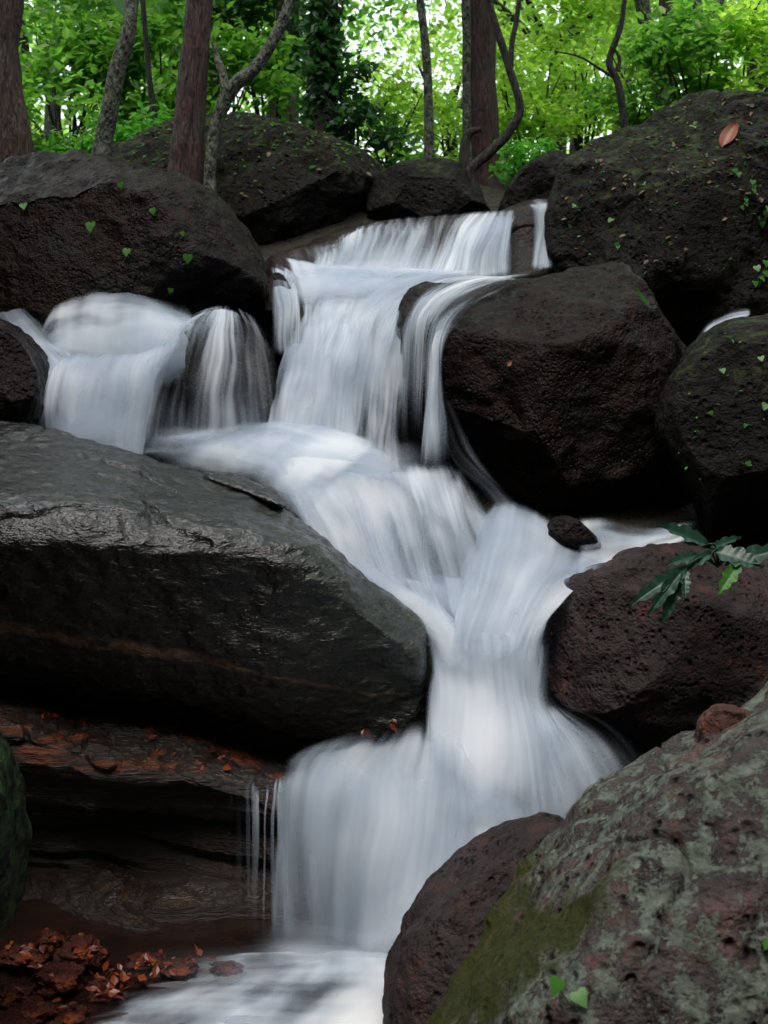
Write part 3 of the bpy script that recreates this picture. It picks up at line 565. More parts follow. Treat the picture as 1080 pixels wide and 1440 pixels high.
sheet("waterfall", "middle fan dropping in straight streaks behind the long slab", [
    [(372, 640, 6.1, .5), (392, 690, 5.85, .6), (415, 730, 5.65, .5), (440, 775, 5.5, .4), (470, 830, 5.4, .3)],
    [(405, 640, 6.1, 1), (425, 685, 5.85, 1), (450, 735, 5.6, .8), (478, 790, 5.42, .6), (510, 860, 5.3, .4)],
    [(455, 645, 6.1, 1), (470, 685, 5.85, 1), (492, 740, 5.58, .8), (520, 800, 5.38, .62), (550, 870, 5.22, .6)],
    [(510, 650, 6.1, 1), (520, 690, 5.82, 1), (538, 745, 5.55, .7), (562, 810, 5.32, .55), (590, 885, 5.14, .7)],
    [(560, 655, 6.1, 1), (566, 695, 5.8, .95), (582, 750, 5.53, .68), (602, 815, 5.28, .58), (620, 895, 5.08, .9)],
    [(600, 655, 6.08, .9), (606, 700, 5.78, .9), (622, 755, 5.52, .85), (636, 820, 5.26, .7), (645, 900, 5.04, .9)],
    [(630, 655, 6.05, .5), (642, 700, 5.76, .8), (662, 760, 5.5, .8), (668, 825, 5.24, .65), (665, 905, 5.02, .9)],
    [(650, 650, 6.02, .2), (672, 695, 5.8, .35), (702, 750, 5.52, .5), (700, 825, 5.24, .6), (685, 905, 5.0, .8)]], M['water'], nu=200, nv=160, edge=.04, top=.15, bot=.2, seed=21, jit=.012)
sheet("stream", "white rush of water along the right edge of the long slab", [
    [(470, 790, 5.35, .1), (510, 822, 5.2, .3), (555, 858, 5.05, .5), (598, 905, 4.9, .6), (618, 960, 4.74, .6)],
    [(485, 782, 5.33, .3), (528, 815, 5.18, .7), (575, 850, 5.03, .85), (615, 895, 4.88, 1), (630, 960, 4.72, .9)],
    [(505, 780, 5.33, .2), (548, 812, 5.18, .6), (595, 848, 5.03, .95), (632, 892, 4.88, 1), (644, 960, 4.72, .9)],
    [(530, 785, 5.33, .0), (570, 815, 5.18, .2), (612, 850, 5.03, .6), (650, 892, 4.88, .9), (660, 960, 4.72, .6)]], M['foam'], nu=60, nv=100, edge=.15, top=.2, bot=.35, seed=22, jit=.012)
sheet("stream", "right hand inflow tumbling over the small black stone", [
    [(695, 715, 5.75, .3), (672, 760, 5.5, .5), (650, 820, 5.2, .7), (632, 900, 4.9, 1), (628, 960, 4.7, 1)],
    [(712, 712, 5.72, .6), (700, 752, 5.45, .95), (676, 820, 5.15, 1), (652, 900, 4.9, 1), (648, 965, 4.7, 1)],
    [(740, 718, 5.7, .6), (735, 755, 5.4, .95), (708, 815, 5.15, 1), (680, 900, 4.9, 1), (672, 970, 4.68, 1)],
    [(775, 738, 5.65, .5), (768, 770, 5.4, .85), (738, 818, 5.15, 1), (708, 900, 4.88, 1), (700, 975, 4.67, 1)],
    [(806, 760, 5.6, .3), (794, 792, 5.35, .7), (762, 828, 5.12, .95), (732, 900, 4.86, .9), (722, 980, 4.66, .9)],
    [(880, 792, 5.5, .2), (826, 806, 5.3, .6), (782, 840, 5.1, .8), (748, 900, 4.85, .7), (740, 985, 4.65, .6)],
    [(890, 796, 5.4, .1), (840, 815, 5.2, .1), (795, 850, 5.0, .2), (764, 900, 4.84, .2), (758, 985, 4.64, .2)]], nu=140, nv=130, edge=.05, top=.12, bot=.4, seed=12, jit=.014)
sheet("stream", "pale run of water between the central boulder and the hollowed boulder", [
    [(985, 735, 5.9, .3), (930, 748, 5.85, .6), (880, 742, 5.75, .6), (825, 738, 5.65, .4), (800, 742, 5.6, .1)],
    [(990, 745, 5.8, .5), (930, 758, 5.7, .9), (880, 760, 5.6, .75), (835, 762, 5.5, .6), (810, 770, 5.45, .3)],
    [(990, 755, 5.7, .4), (925, 768, 5.6, .9), (880, 782, 5.5, .9), (840, 794, 5.35, .8), (800, 812, 5.25, .8)],
    [(980, 762, 5.6, .1), (920, 778, 5.5, .3), (880, 796, 5.35, .4), (840, 812, 5.2, .4), (800, 838, 5.1, .5)]], M['foam'], nu=70, nv=70, edge=.12, top=.15, bot=.15, seed=13)
sheet("waterfall", "small side trickle between the right boulders", [
    [(1052, 440, 6.5, .3), (1010, 444, 6.45, .5), (985, 462, 6.4, .8), (972, 510, 6.35, .6)], [(1055, 448, 6.4, .6), (1020, 455, 6.35, .9), (992, 475, 6.3, 1), (975, 530, 6.3, .7)],
    [(1052, 460, 6.3, .6), (1028, 468, 6.25, .9), (1002, 490, 6.2, .9), (978, 550, 6.2, .6)]], nu=40, nv=40, edge=.15, seed=14)
sheet("waterfall", "narrow chute between the long slab and the hollowed boulder", [
    [(560, 815, 5.32, 0.1), (580, 850, 5.16, 0.1), (602, 900, 4.98, 0.3), (604, 950, 4.85, 0.35), (596, 1000, 4.72, 0.35), (590, 1060, 4.58, 0.4), (585, 1130, 4.48, 0.3)],
    [(588, 815, 5.3, 0.8), (604, 862, 5.12, 0.9), (622, 905, 4.94, 0.9), (622, 960, 4.82, 0.9), (618, 1030, 4.66, 0.9), (612, 1090, 4.54, 0.9), (606, 1160, 4.42, 0.8)],
    [(616, 815, 5.3, 1), (625, 870, 5.1, 1), (645, 908, 4.92, 1), (648, 970, 4.8, 1), (646, 1040, 4.64, 1), (642, 1110, 4.5, 1), (636, 1190, 4.38, 1)],
    [(645, 815, 5.3, 1), (650, 876, 5.08, 1), (668, 912, 4.9, 1), (672, 975, 4.78, 1), (672, 1045, 4.62, 0.95), (672, 1120, 4.48, 0.9), (668, 1200, 4.36, 0.95)],
    [(685, 815, 5.3, 1), (684, 880, 5.06, 1), (694, 918, 4.88, 1), (700, 985, 4.76, 0.95), (704, 1055, 4.6, 0.9), (706, 1130, 4.46, 0.8), (704, 1210, 4.34, 0.9)],
    [(730, 815, 5.3, 1), (718, 884, 5.04, 1), (722, 920, 4.87, 0.95), (730, 990, 4.74, 0.85), (742, 1060, 4.58, 0.75), (750, 1140, 4.44, 0.6), (752, 1220, 4.33, 0.8)],
    [(770, 815, 5.3, 0.85), (744, 888, 5.02, 0.8), (745, 925, 4.85, 0.75), (750, 990, 4.72, 0.62), (768, 1050, 4.57, 0.6), (785, 1130, 4.43, 0.6), (795, 1220, 4.33, 0.6)],
    [(800, 815, 5.3, 0.4), (768, 894, 5, 0.35), (764, 935, 4.83, 0.3), (768, 992, 4.7, 0.3), (800, 1042, 4.56, 0.4), (835, 1115, 4.42, 0.4), (850, 1220, 4.32, 0.4)],
    [(820, 815, 5.3, 0), (782, 900, 4.97, 0), (776, 940, 4.8, 0), (790, 990, 4.7, 0.05), (860, 1030, 4.58, 0.1), (905, 1100, 4.46, 0.12), (930, 1200, 4.34, 0.1)]], M['water'], nu=220, nv=200, edge=.03, top=.03, bot=.3, seed=15, jit=.012, off=.04)
sheet("waterfall", "left lobe of the lower fall spilling over the ledge lip as a curtain", [
    [(430, 1056, 4.52, 0.1), (398, 1074, 4.42, 0.3), (386, 1110, 4.3, 0.32), (384, 1210, 4.24, 0.28), (382, 1345, 4.2, 0.28)],
    [(470, 1042, 4.55, 0.5), (432, 1070, 4.44, 0.7), (416, 1115, 4.28, 0.58), (413, 1215, 4.22, 0.42), (412, 1350, 4.18, 0.42)],
    [(520, 1024, 4.6, 0.6), (478, 1064, 4.46, 0.9), (455, 1125, 4.28, 0.75), (450, 1220, 4.2, 0.52), (448, 1350, 4.16, 0.6)],
    [(560, 1012, 4.64, 0.6), (525, 1065, 4.47, 0.92), (500, 1135, 4.28, 0.95), (490, 1230, 4.18, 0.7), (487, 1352, 4.14, 0.75)],
    [(590, 1005, 4.66, 0.5), (568, 1065, 4.48, 0.8), (548, 1140, 4.3, 0.95), (532, 1240, 4.17, 0.85), (526, 1356, 4.12, 0.9)],
    [(612, 1010, 4.66, 0.3), (605, 1070, 4.48, 0.6), (595, 1145, 4.3, 0.85), (575, 1250, 4.16, 1), (562, 1370, 4.1, 1)],
    [(635, 1020, 4.66, 0.1), (640, 1080, 4.5, 0.35), (638, 1155, 4.3, 0.6), (620, 1260, 4.15, 1), (600, 1390, 4.06, 1)],
    [(660, 1040, 4.64, 0), (675, 1100, 4.5, 0.1), (680, 1170, 4.32, 0.4), (665, 1270, 4.16, 0.9), (640, 1410, 4.04, 1)]], M['water'], nu=220, nv=180, edge=.05, top=.2, bot=.1, seed=55, jit=.012, off=.04)
sheet("waterfall", "hazy right hand body of the lower fall", [
    [(590, 1080, 4.5, 0.1), (580, 1160, 4.34, 0.5), (560, 1250, 4.2, 1), (545, 1370, 4.12, 1)],
    [(650, 1080, 4.5, 0.2), (640, 1160, 4.34, 0.7), (615, 1260, 4.2, 1), (590, 1400, 4.08, 1)],
    [(700, 1080, 4.5, 0.2), (695, 1160, 4.34, 0.6), (675, 1260, 4.2, 0.9), (640, 1420, 4.06, 1)],
    [(750, 1090, 4.48, 0.2), (755, 1170, 4.33, 0.55), (745, 1270, 4.2, 0.8), (700, 1430, 4.04, 1)],
    [(800, 1090, 4.46, 0.2), (815, 1180, 4.32, 0.5), (820, 1290, 4.2, 0.6), (790, 1440, 4.04, 0.8)],
    [(860, 1080, 4.46, 0.1), (890, 1170, 4.32, 0.3), (900, 1280, 4.2, 0.3), (890, 1440, 4.04, 0.4)]], M['foam'], nu=140, nv=140, edge=.12, top=.35, bot=.05, seed=56, jit=.014, off=.05)
sheet("waterfall", "sparse threads of water dripping over the layered ledge", [
    [(305, 1078, 4.5, 0.00), (308, 1150, 4.3, 0.05), (308, 1345, 4.22, 0.02)], [(335, 1082, 4.45, 0.22), (335, 1150, 4.28, 0.20), (336, 1345, 4.2, 0.10)],
    [(362, 1086, 4.42, 0.25), (362, 1150, 4.26, 0.22), (362, 1345, 4.2, 0.15)], [(392, 1086, 4.4, 0.30), (388, 1150, 4.24, 0.25), (388, 1345, 4.18, 0.22)], [(420, 1086, 4.4, 0.30), (415, 1150, 4.22, 0.25), (414, 1345, 4.16, 0.25)]], M['water_fine'], nu=220, nv=110, edge=.1, top=.06, bot=.25, layers=1, jit=.003, seed=16, cols=150)
sheet("waterfall", "fine rays of the right hand side of the lower fall", [
    [(735, 990, 4.58, 0.00), (730, 1060, 4.42, 0.07), (715, 1150, 4.28, 0.07), (700, 1250, 4.2, 0.00)], [(752, 985, 4.56, 0.21), (765, 1050, 4.4, 0.35), (770, 1140, 4.26, 0.32), (770, 1260, 4.16, 0.21)],
    [(766, 985, 4.56, 0.28), (800, 1045, 4.4, 0.35), (825, 1120, 4.26, 0.28), (845, 1240, 4.16, 0.21)], [(776, 985, 4.56, 0.21), (835, 1030, 4.42, 0.28), (880, 1095, 4.28, 0.28), (912, 1200, 4.18, 0.21)],
    [(782, 980, 4.58, 0.00), (865, 1018, 4.44, 0.07), (920, 1080, 4.32, 0.08), (955, 1190, 4.2, 0.07)]], M['water_fine'], nu=160, nv=90, edge=.1, top=.15, bot=.2, layers=1, jit=.006, seed=52)
sheet("waterfall", "bright strands on the front of the main fall", [
    [(430, 395, 7.5, 0.17), (432, 450, 7.1, 0.28), (415, 530, 6.75, 0.25), (402, 640, 6.4, 0.22)], [(500, 392, 7.5, 0.17), (482, 450, 7.05, 0.28), (462, 530, 6.7, 0.22), (450, 645, 6.38, 0.22)],
    [(560, 398, 7.4, 0.28), (520, 450, 7.0, 0.33), (502, 530, 6.65, 0.25), (490, 650, 6.35, 0.17)], [(610, 402, 7.3, 0.22), (556, 445, 6.95, 0.33), (536, 530, 6.6, 0.22), (528, 650, 6.32, 0.17)],
    [(630, 405, 7.2, 0.06), (585, 450, 6.85, 0.17), (566, 530, 6.55, 0.14), (560, 650, 6.3, 0.11)]], M['water_fine'], nu=190, nv=120, edge=.06, top=.2, bot=.2, layers=1, jit=.006, seed=53)
sheet("waterfall", "fine vertical streaks on the front of the middle fan", [
    [(410, 680, 5.75, 0.18), (438, 740, 5.5, 0.24), (470, 800, 5.3, 0.18)], [(470, 685, 5.75, 0.24), (495, 750, 5.46, 0.30), (535, 835, 5.2, 0.24)], [(530, 690, 5.72, 0.24), (550, 760, 5.42, 0.30), (590, 860, 5.08, 0.27)],
    [(590, 695, 5.7, 0.24), (605, 765, 5.4, 0.30), (632, 870, 5.02, 0.30)], [(640, 700, 5.66, 0.18), (655, 765, 5.4, 0.24), (662, 870, 5.02, 0.24)]], M['water_fine'], nu=170, nv=100, edge=.1, top=.2, bot=.25, layers=1, jit=.006, seed=54)
def mist(label, cx, cy, rx, ry, Y, dY, d, seed, rot=0.0, dome=.03):
    ls = []
    for u in np.linspace(-1, 1, 9):
        l = []
        for v in np.linspace(-1, 1, 9):
            r = math.hypot(u, v); dd = d * max(0, 1 - r * r) ** 1.2
            x = u * rx * math.cos(rot) - v * ry * math.sin(rot); y = u * rx * math.sin(rot) + v * ry * math.cos(rot)
            l.append((cx + x, cy + y, Y - dY * v - dome * max(0, 1 - r * r), dd))
        ls.append(l)
    return sheet("spray", label, ls, M['mist'], nu=40, nv=40, edge=.1, top=.1, bot=.1, layers=2, off=.07, jit=.02, seed=seed, cat="spray")
mist("spray where the main fall lands", 480, 664, 150, 40, 6.06, .12, .75, 31)
mist("froth at the head of the main fall", 470, 410, 90, 26, 7.5, .08, .7, 45, rot=-.1)
mist("spray at the foot of the lower curtain of water", 500, 1345, 180, 45, 4.12, .1, .6, 32)
mist("spray rising from the bottom pool beside the pitted boulder", 600, 1320, 90, 100, 4.05, .08, .45, 33)
mist("spray where the left fountain meets the slab", 130, 600, 90, 50, 6.3, .05, .4, 35)
mist("spray at the foot of the upper fall", 540, 394, 130, 20, 7.95, .1, .6, 38)
mist("thin spray over the pool under the layered ledge", 330, 1385, 150, 28, 4.0, .12, .4, 40)
mist("pale spray along the step above the long slab", 300, 628, 120, 18, 6.2, .1, .4, 41, rot=.05)
def B(px, py, d, z=.0): return (px, py, float(Yz(px, py, z)), d * .8)
sheet("stream", "white foam spreading over the bottom pool", [
    [B(660, 1318, 1, .05), B(560, 1330, .9, .03), B(470, 1338, .6, .02), B(380, 1342, .45), B(280, 1346, .3), B(170, 1352, .1)],
    [B(670, 1340, 1, .06), B(560, 1356, 1, .04), B(470, 1362, .7, .02), B(380, 1362, .35), B(280, 1364, .18), B(150, 1368, .15)],
    [B(680, 1370, 1, .08), B(560, 1385, 1, .05), B(450, 1388, .85, .02), B(350, 1384, .55), B(250, 1384, .38), B(120, 1392, .0)],
    [B(680, 1420, 1, .06), B(540, 1418, 1, .05), B(420, 1412, .95, .03), B(310, 1402, .75), B(210, 1404, .5), B(110, 1418, .1)],
    [B(680, 1480, 1, .05), B(520, 1470, 1, .04), B(390, 1450, 1, .03), B(270, 1435, .8), B(170, 1430, .55), B(90, 1440, .2)],
    [B(680, 1600, 1), B(500, 1580, 1), B(350, 1540, 1), B(230, 1500, .7), B(120, 1480, .4), B(40, 1470, .1)],
    [B(680, 1800, 1), B(500, 1780, .9), B(350, 1700, .8), B(200, 1620, .5), B(80, 1560, .2), B(0, 1520, .1)]], M['foam'], nu=150, nv=150, edge=.04, top=.12, bot=.1, layers=2, off=.02, jit=.010, seed=18, rag=.45)
pw = mesh_obj("water", np.stack([v.ravel() for v in (*np.meshgrid(np.linspace(-2.2, 2.2, 60), np.linspace(1.2, 4.7, 60)), np.full((60, 60), -.02))], -1), gridfaces(60, 60), M['pool'])
tag(pw, "dark reddish pool water at the foot of the cascade", "water", kind='structure')

# ------------------------------------------------------------------ vegetation helpers
LEAF = np.array([(0, 0, 0), (.30, .38, .07), (.20, .78, .05), (0, 1.06, -.06), (-.20, .78, .05), (-.30, .38, .07), (0, .45, 0.0)])
LEAFF = np.array([(0, 1, 2, 6), (6, 2, 3, 4), (0, 6, 4, 5)])
def rotmats(n, up=.6, r=rng):
    nz = r.normal(size=(n, 3)); nz[:, 2] = np.abs(nz[:, 2]) + up; nz /= np.linalg.norm(nz, axis=1, keepdims=True)
    a = r.normal(size=(n, 3)); a[:, 2] -= .5; y = a - (a * nz).sum(1, keepdims=True) * nz; y /= np.linalg.norm(y, axis=1, keepdims=True)
    x = np.cross(y, nz); return np.stack([x, y, nz], 1)
def leaves(C, size, up=.6, spread=.35, wid=1.0):
    n = len(C); Rm = rotmats(n, up); s = size * (1 + spread * rng.uniform(-1, 1, n))
    L = LEAF * np.array([wid, 1, 1])
    V = np.einsum('ij,njk->nik', L, Rm) * s[:, None, None] + C[:, None, :]
    Fq = (LEAFF[None] + (np.arange(n) * 7)[:, None, None]).reshape(-1, 4)
    return V.reshape(-1, 3), Fq
def clumps(n, rad, k, cr, hollow=.5):                                # leaf positions in k clumps in an ellipsoid
    d = rng.normal(size=(k, 3)); d /= np.linalg.norm(d, axis=1, keepdims=True)
    c = d * (rng.uniform(hollow, 1, (k, 1)) ** .6) * np.array(rad)
    i = rng.integers(0, k, n); return c[i] + rng.normal(size=(n, 3)) * cr * np.array([1, 1, .6])
def tube(pts, nseg=12, rough=.12, seed=0, m=60):
    p = catmull(pts, m); c, r = p[:, :3], p[:, 3]
    t = np.gradient(c, axis=0); t /= np.linalg.norm(t, axis=1, keepdims=True)
    a = np.cross(t, (0.13, 1, .07)); a /= np.linalg.norm(a, axis=1, keepdims=True); b_ = np.cross(t, a)
    th = np.linspace(0, 2 * np.pi, nseg, endpoint=False)
    G = c[:, None] + (a[:, None] * np.cos(th)[None, :, None] + b_[:, None] * np.sin(th)[None, :, None]) * r[:, None, None]
    N = (G - c[:, None]); G = G + N * (rough * fbm(G * np.array([5, 5, 1.6]), 3, seed))[..., None]
    return G.reshape(-1, 3), gridfaces(m, nseg, wrap_c=True)
def join(parts):
    V, Fq, n = [], [], 0
    for v, f in parts: V.append(v); Fq.append(np.asarray(f) + n); n += len(v)
    return np.concatenate(V), np.concatenate(Fq)
def trace(pts, top_z=None, down=.4, lean=None):
    q = [(*P(x, y, Y), r * Y / F) for (x, y, Y, r) in pts]
    q = [np.array(a) for a in q]
    if top_z:
        d = q[0][:3] - q[1][:3]; d /= np.linalg.norm(d)
        if lean is not None: d = np.array(lean, float); d /= np.linalg.norm(d)
        L = max(.5, (top_z - q[0][2]) / max(.35, d[2])); z0 = q[0]
        q = [np.r_[z0[:3] + d * L, z0[3] * .45], np.r_[z0[:3] + d * L * .5, z0[3] * .8]] + q
    b_ = q[-1]; q.append(np.r_[b_[:3] - np.array([0, 0, down]), b_[3] * 1.2])
    return q[::-1]                                                   # base first
crown_cache = {}
def crown_mesh(kind):
    if kind in crown_cache: return crown_cache[kind]
    n, rad, k, cr, size, mat = dict(
        over=(600, (1.7, 1.7, 1.0), 26, .32, .13, 'leaf_mid'), overd=(800, (1.9, 1.9, 1.1), 26, .36, .14, 'leaf_dark'),
        back=(2700, (2.2, 2.0, 2.2), 60, .34, .13, 'leaf_bright'), backm=(3800, (2.2, 2.0, 2.2), 60, .34, .135, 'leaf_mid'),
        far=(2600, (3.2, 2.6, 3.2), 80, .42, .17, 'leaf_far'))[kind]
    V, Fq = leaves(clumps(n, rad, k, cr, .35), size, .5)
    o = mesh_obj("crown", V, Fq, M[mat], smooth=False); me = o.data; bpy.data.objects.remove(o); crown_cache[kind] = me; return me
def tree(label, pts, mat, top_z, crown, crown_off=(0, 0, 0), branches=(), down=.4, seed=0, group=None, cscale=1.0, lean=None, name="tree", cat="tree", rough=.12):
    q = trace(pts, top_z, down, lean); base = q[0][:3]
    root = empty(name, base); tag(root, label, cat, group)
    parts = [tube(q, 14, rough, seed)]
    tp = q[-1]
    for b_ in branches:
        parts.append(tube([(*P(x, y, Y), r * Y / F) for (x, y, Y, r) in b_], 8, .1, seed + 3, 40))
    if crown:                                                        # limbs carrying the crown
        for a in np.linspace(0, 6.28, 6)[:-1]:
            e = tp[:3] + np.array([math.cos(a + seed) * 1.1, math.sin(a + seed) * 1.1, .5]) * cscale + np.array(crown_off) * .5
            parts.append(tube([np.r_[q[-2][:3] * .4 + tp[:3] * .6, tp[3] * .9], np.r_[(tp[:3] + e) / 2 - (0, 0, .1), tp[3] * .6], np.r_[e, tp[3] * .3]], 6, .05, 1, 12))
    V, Fq = join(parts); mesh_obj("trunk", V, Fq, mat, parent=root, origin=base)
    if crown:
        c = bpy.data.objects.new("crown", crown_mesh(crown)); scene.collection.objects.link(c); c.parent = root
        c.location = Vector(tp[:3] + np.array(crown_off) + np.array([0, 1.0, .3]) - base); c.rotation_euler = (0, 0, seed * 1.3); c.scale = (cscale,) * 3
    return root

# ------------------------------------------------------------------ near trees behind the boulders
tree("broad fluted brown trunk at the left edge", [(10, 0, 9.2, 20), (12, 80, 9.2, 20), (13, 160, 9.2, 22), (14, 240, 9.2, 28)], M['bark_tan'], 9.5, 'overd', seed=1, rough=.35)
tree("slanting smooth grey sapling rising from the rounded upper left boulder", [(186, -5, 9.0, 9.5), (181, 45, 9.0, 10), (166, 95, 9.0, 11.5), (154, 155, 9.0, 12), (142, 225, 9.0, 14)], M['bark_grey'], 7.5, 'over', seed=2, rough=.06)
tree("thin dark stem between the slanting sapling and the red-brown trunk", [(200, -5, 10.6, 4), (205, 50, 10.6, 4), (210, 110, 10.6, 4.5), (217, 170, 10.6, 6)], M['bark_dark'], 7.0, 'over', seed=3, cscale=.7)
tree("straight red-brown trunk behind the rounded upper left boulder", [(281, -5, 8.8, 18), (275, 80, 8.8, 20), (266, 160, 8.8, 22.5), (258, 275, 8.8, 27)], M['bark_red'], 10, 'overd', seed=4)
tree("curved pale thin trunk leaning right, right of the red-brown trunk", [(412, -8, 8.7, 7), (392, 42, 8.7, 8), (362, 92, 8.7, 8.5), (328, 122, 8.7, 9.5), (309, 160, 8.7, 9), (297, 215, 8.7, 8), (295, 285, 8.7, 10)], M['bark_grey'], 7.4, 'over', seed=5,
     branches=[[(318, 132, 8.7, 6), (313, 105, 8.75, 6), (306, 85, 8.8, 5), (300, 60, 8.85, 3)]], rough=.08)
tree("pale tan trunk far back above the leaf-strewn boulder", [(407, -5, 14, 16), (404, 40, 14, 16), (402, 90, 14, 18), (400, 190, 14, 20)], M['bark_tan'], 11, 'backm', seed=6)
tree("dark ivy-clad trunk behind the leaf-strewn boulder", [(455, -5, 10.6, 19), (454, 60, 10.6, 20), (452, 130, 10.6, 23), (458, 210, 10.6, 34)], M['bark_dark'], 10.5, 'overd', seed=7)
tree("thin straight grey trunk over the low dark boulder", [(590, -5, 10.2, 6), (598, 60, 10.2, 6.5), (602, 130, 10.2, 6.5), (604, 235, 10.2, 8)], M['bark_grey'], 8.0, 'over', seed=8, cscale=.8)
tree("thick dark red trunk in the middle background", [(675, -5, 11.4, 20), (676, 60, 11.4, 20), (677, 120, 11.4, 20), (679, 220, 11.4, 23)], M['bark_red'], 10.5, 'overd', seed=9)
tree("pale slim trunk touching the left side of the thick dark red trunk", [(655, -5, 11.2, 6.5), (656, 60, 11.2, 6), (656, 120, 11.2, 6), (657, 210, 11.2, 7)], M['bark_grey'], 8.5, 'over', seed=10, cscale=.7)
tree("black sinuous liana bowed in front of the bright foliage", [(684, -10, 9.3, 4.5), (700, 45, 9.3, 5), (716, 95, 9.3, 5.5), (731, 152, 9.3, 6), (714, 188, 9.3, 6.5), (688, 215, 9.3, 7), (662, 240, 9.3, 7)], M['bark_dark'], 6.8, None, seed=11,
     branches=[[(718, 100, 9.3, 4), (720, 60, 9.3, 3.5), (726, 30, 9.3, 3.5), (732, -15, 9.3, 3)]], name="liana", cat="liana", down=.15)
tree("short hooked dark stem at the foot of the liana", [(676, 182, 9.4, 3), (662, 186, 9.4, 5), (654, 200, 9.4, 6), (652, 240, 9.4, 7)], M['bark_dark'], None, None, seed=12, name="stem", cat="stem", down=.15)
tree("wiry forked dark sapling above the huge rough boulder", [(880, -10, 10.2, 3), (872, 40, 10.2, 3.5), (857, 86, 10.2, 4.5), (870, 120, 10.2, 5), (878, 185, 10.2, 5)], M['bark_dark'], 6.6, 'over', seed=13, cscale=.6,
     branches=[[(864, 110, 10.2, 2.2), (842, 96, 10.2, 1.8), (815, 80, 10.2, 1.4), (780, 72, 10.2, 1)], [(869, 100, 10.2, 3), (871, 82, 10.2, 2.5), (862, 66, 10.2, 1.5)]])
tree("leaning mossy trunk, left one of the pair at upper right", [(902, -5, 12.5, 10), (908, 30, 12.5, 10), (918, 70, 12.5, 11), (935, 170, 12.5, 13)], M['bark_grey'], 9, 'back', seed=14)
tree("pale upright trunk, right one of the pair at upper right", [(936, -5, 12.8, 10), (938, 40, 12.8, 10), (940, 80, 12.8, 11), (942, 180, 12.8, 14)], M['bark_tan'], 9.5, 'back', seed=15)
tree("forked mossy trunk nearest the upper right corner", [(980, 25, 12.2, 10), (983, 50, 12.2, 11), (985, 80, 12.2, 12), (985, 180, 12.2, 14)], M['bark_grey'], 8.5, 'back', seed=16,
     branches=[[(984, 45, 12.2, 7), (1000, 22, 12.2, 6), (1018, -10, 12.2, 5), (1040, -60, 12.2, 4)]])

# ------------------------------------------------------------------ trees and shrubs beyond
def bgtree(label, px, Y, trunk_r, crown, cz, sc, seed, lean=0):
    x = (px - 540) / F * Y; z = float(groundz(np.array([x]), np.array([float(Y)]))[0])
    root = empty("tree", (x, Y, z - .1)); tag(root, label, "tree", "trees in the background")
    q = [np.array([x, Y, z - .3, trunk_r * 1.4]), np.array([x + .1, Y, z + cz * .5, trunk_r]), np.array([x + lean, Y, z + cz, trunk_r * .6])]
    parts = [tube(q, 10, .12, seed, 30)]
    for a in np.linspace(0, 6.28, 7)[:-1]:
        e = q[2][:3] + np.array([math.cos(a + seed) * 1.3, math.sin(a + seed) * 1.3, .9]) * sc
        parts.append(tube([np.r_[q[1][:3] * .3 + q[2][:3] * .7, trunk_r * .5], np.r_[(q[2][:3] + e) / 2 - (0, 0, .1), trunk_r * .35], np.r_[e, trunk_r * .15]], 6, .05, 1, 12))
    V, Fq = join(parts); mesh_obj("trunk", V, Fq, M['bark_dark'], parent=root, origin=(x, Y, z - .1))
    c = bpy.data.objects.new("crown", crown_mesh(crown)); scene.collection.objects.link(c); c.parent = root
    c.location = (lean, 0, cz + .1 + .4 * sc); c.scale = (sc,) * 3; c.rotation_euler = (0, 0, seed * 2.1)
bgtree("dense green tree behind the fluted trunk at the left edge", 30, 14.5, .12, 'backm', 2.4, 1.0, 21)
bgtree("dense green tree behind the slanting smooth grey sapling", 160, 16.0, .13, 'backm', 2.8, 1.0, 22)
bgtree("dark green tree behind the red-brown trunk", 290, 13.5, .10, 'backm', 2.2, .85, 23)
bgtree("dark green tree between the curved pale trunk and the ivy-clad trunk", 385, 17.0, .12, 'backm', 3.0, .95, 24)
bgtree("light green tree behind the thin straight grey trunk", 625, 21.0, .12, 'back', 1.3, .6, 25)
bgtree("light green tree right of the bowed liana", 770, 17.5, .12, 'back', 2.2, .9, 26)
bgtree("bright tree behind the wiry forked sapling", 860, 20.0, .14, 'back', 3.4, 1.1, 27)
bgtree("bright tree filling the upper right corner", 1040, 16.0, .14, 'back', 3.0, 1.05, 28)
for i, (px, Y, cz) in enumerate([(80, 27, 4.5), (250, 29, 5), (700, 30, 4.5), (800, 33, 6), (920, 28, 5.5), (1080, 26, 5), (540, 34, .6), (400, 31, 4.5)]):
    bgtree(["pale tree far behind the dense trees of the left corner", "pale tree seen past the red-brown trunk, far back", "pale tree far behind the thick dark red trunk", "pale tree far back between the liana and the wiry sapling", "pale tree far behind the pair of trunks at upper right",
            "pale tree far back at the right edge", "low pale tree far back under the white sky gap", "pale tree far back beside the ivy-clad trunk"][i], px, Y, .16, 'far', cz, 1.15, 31 + i)

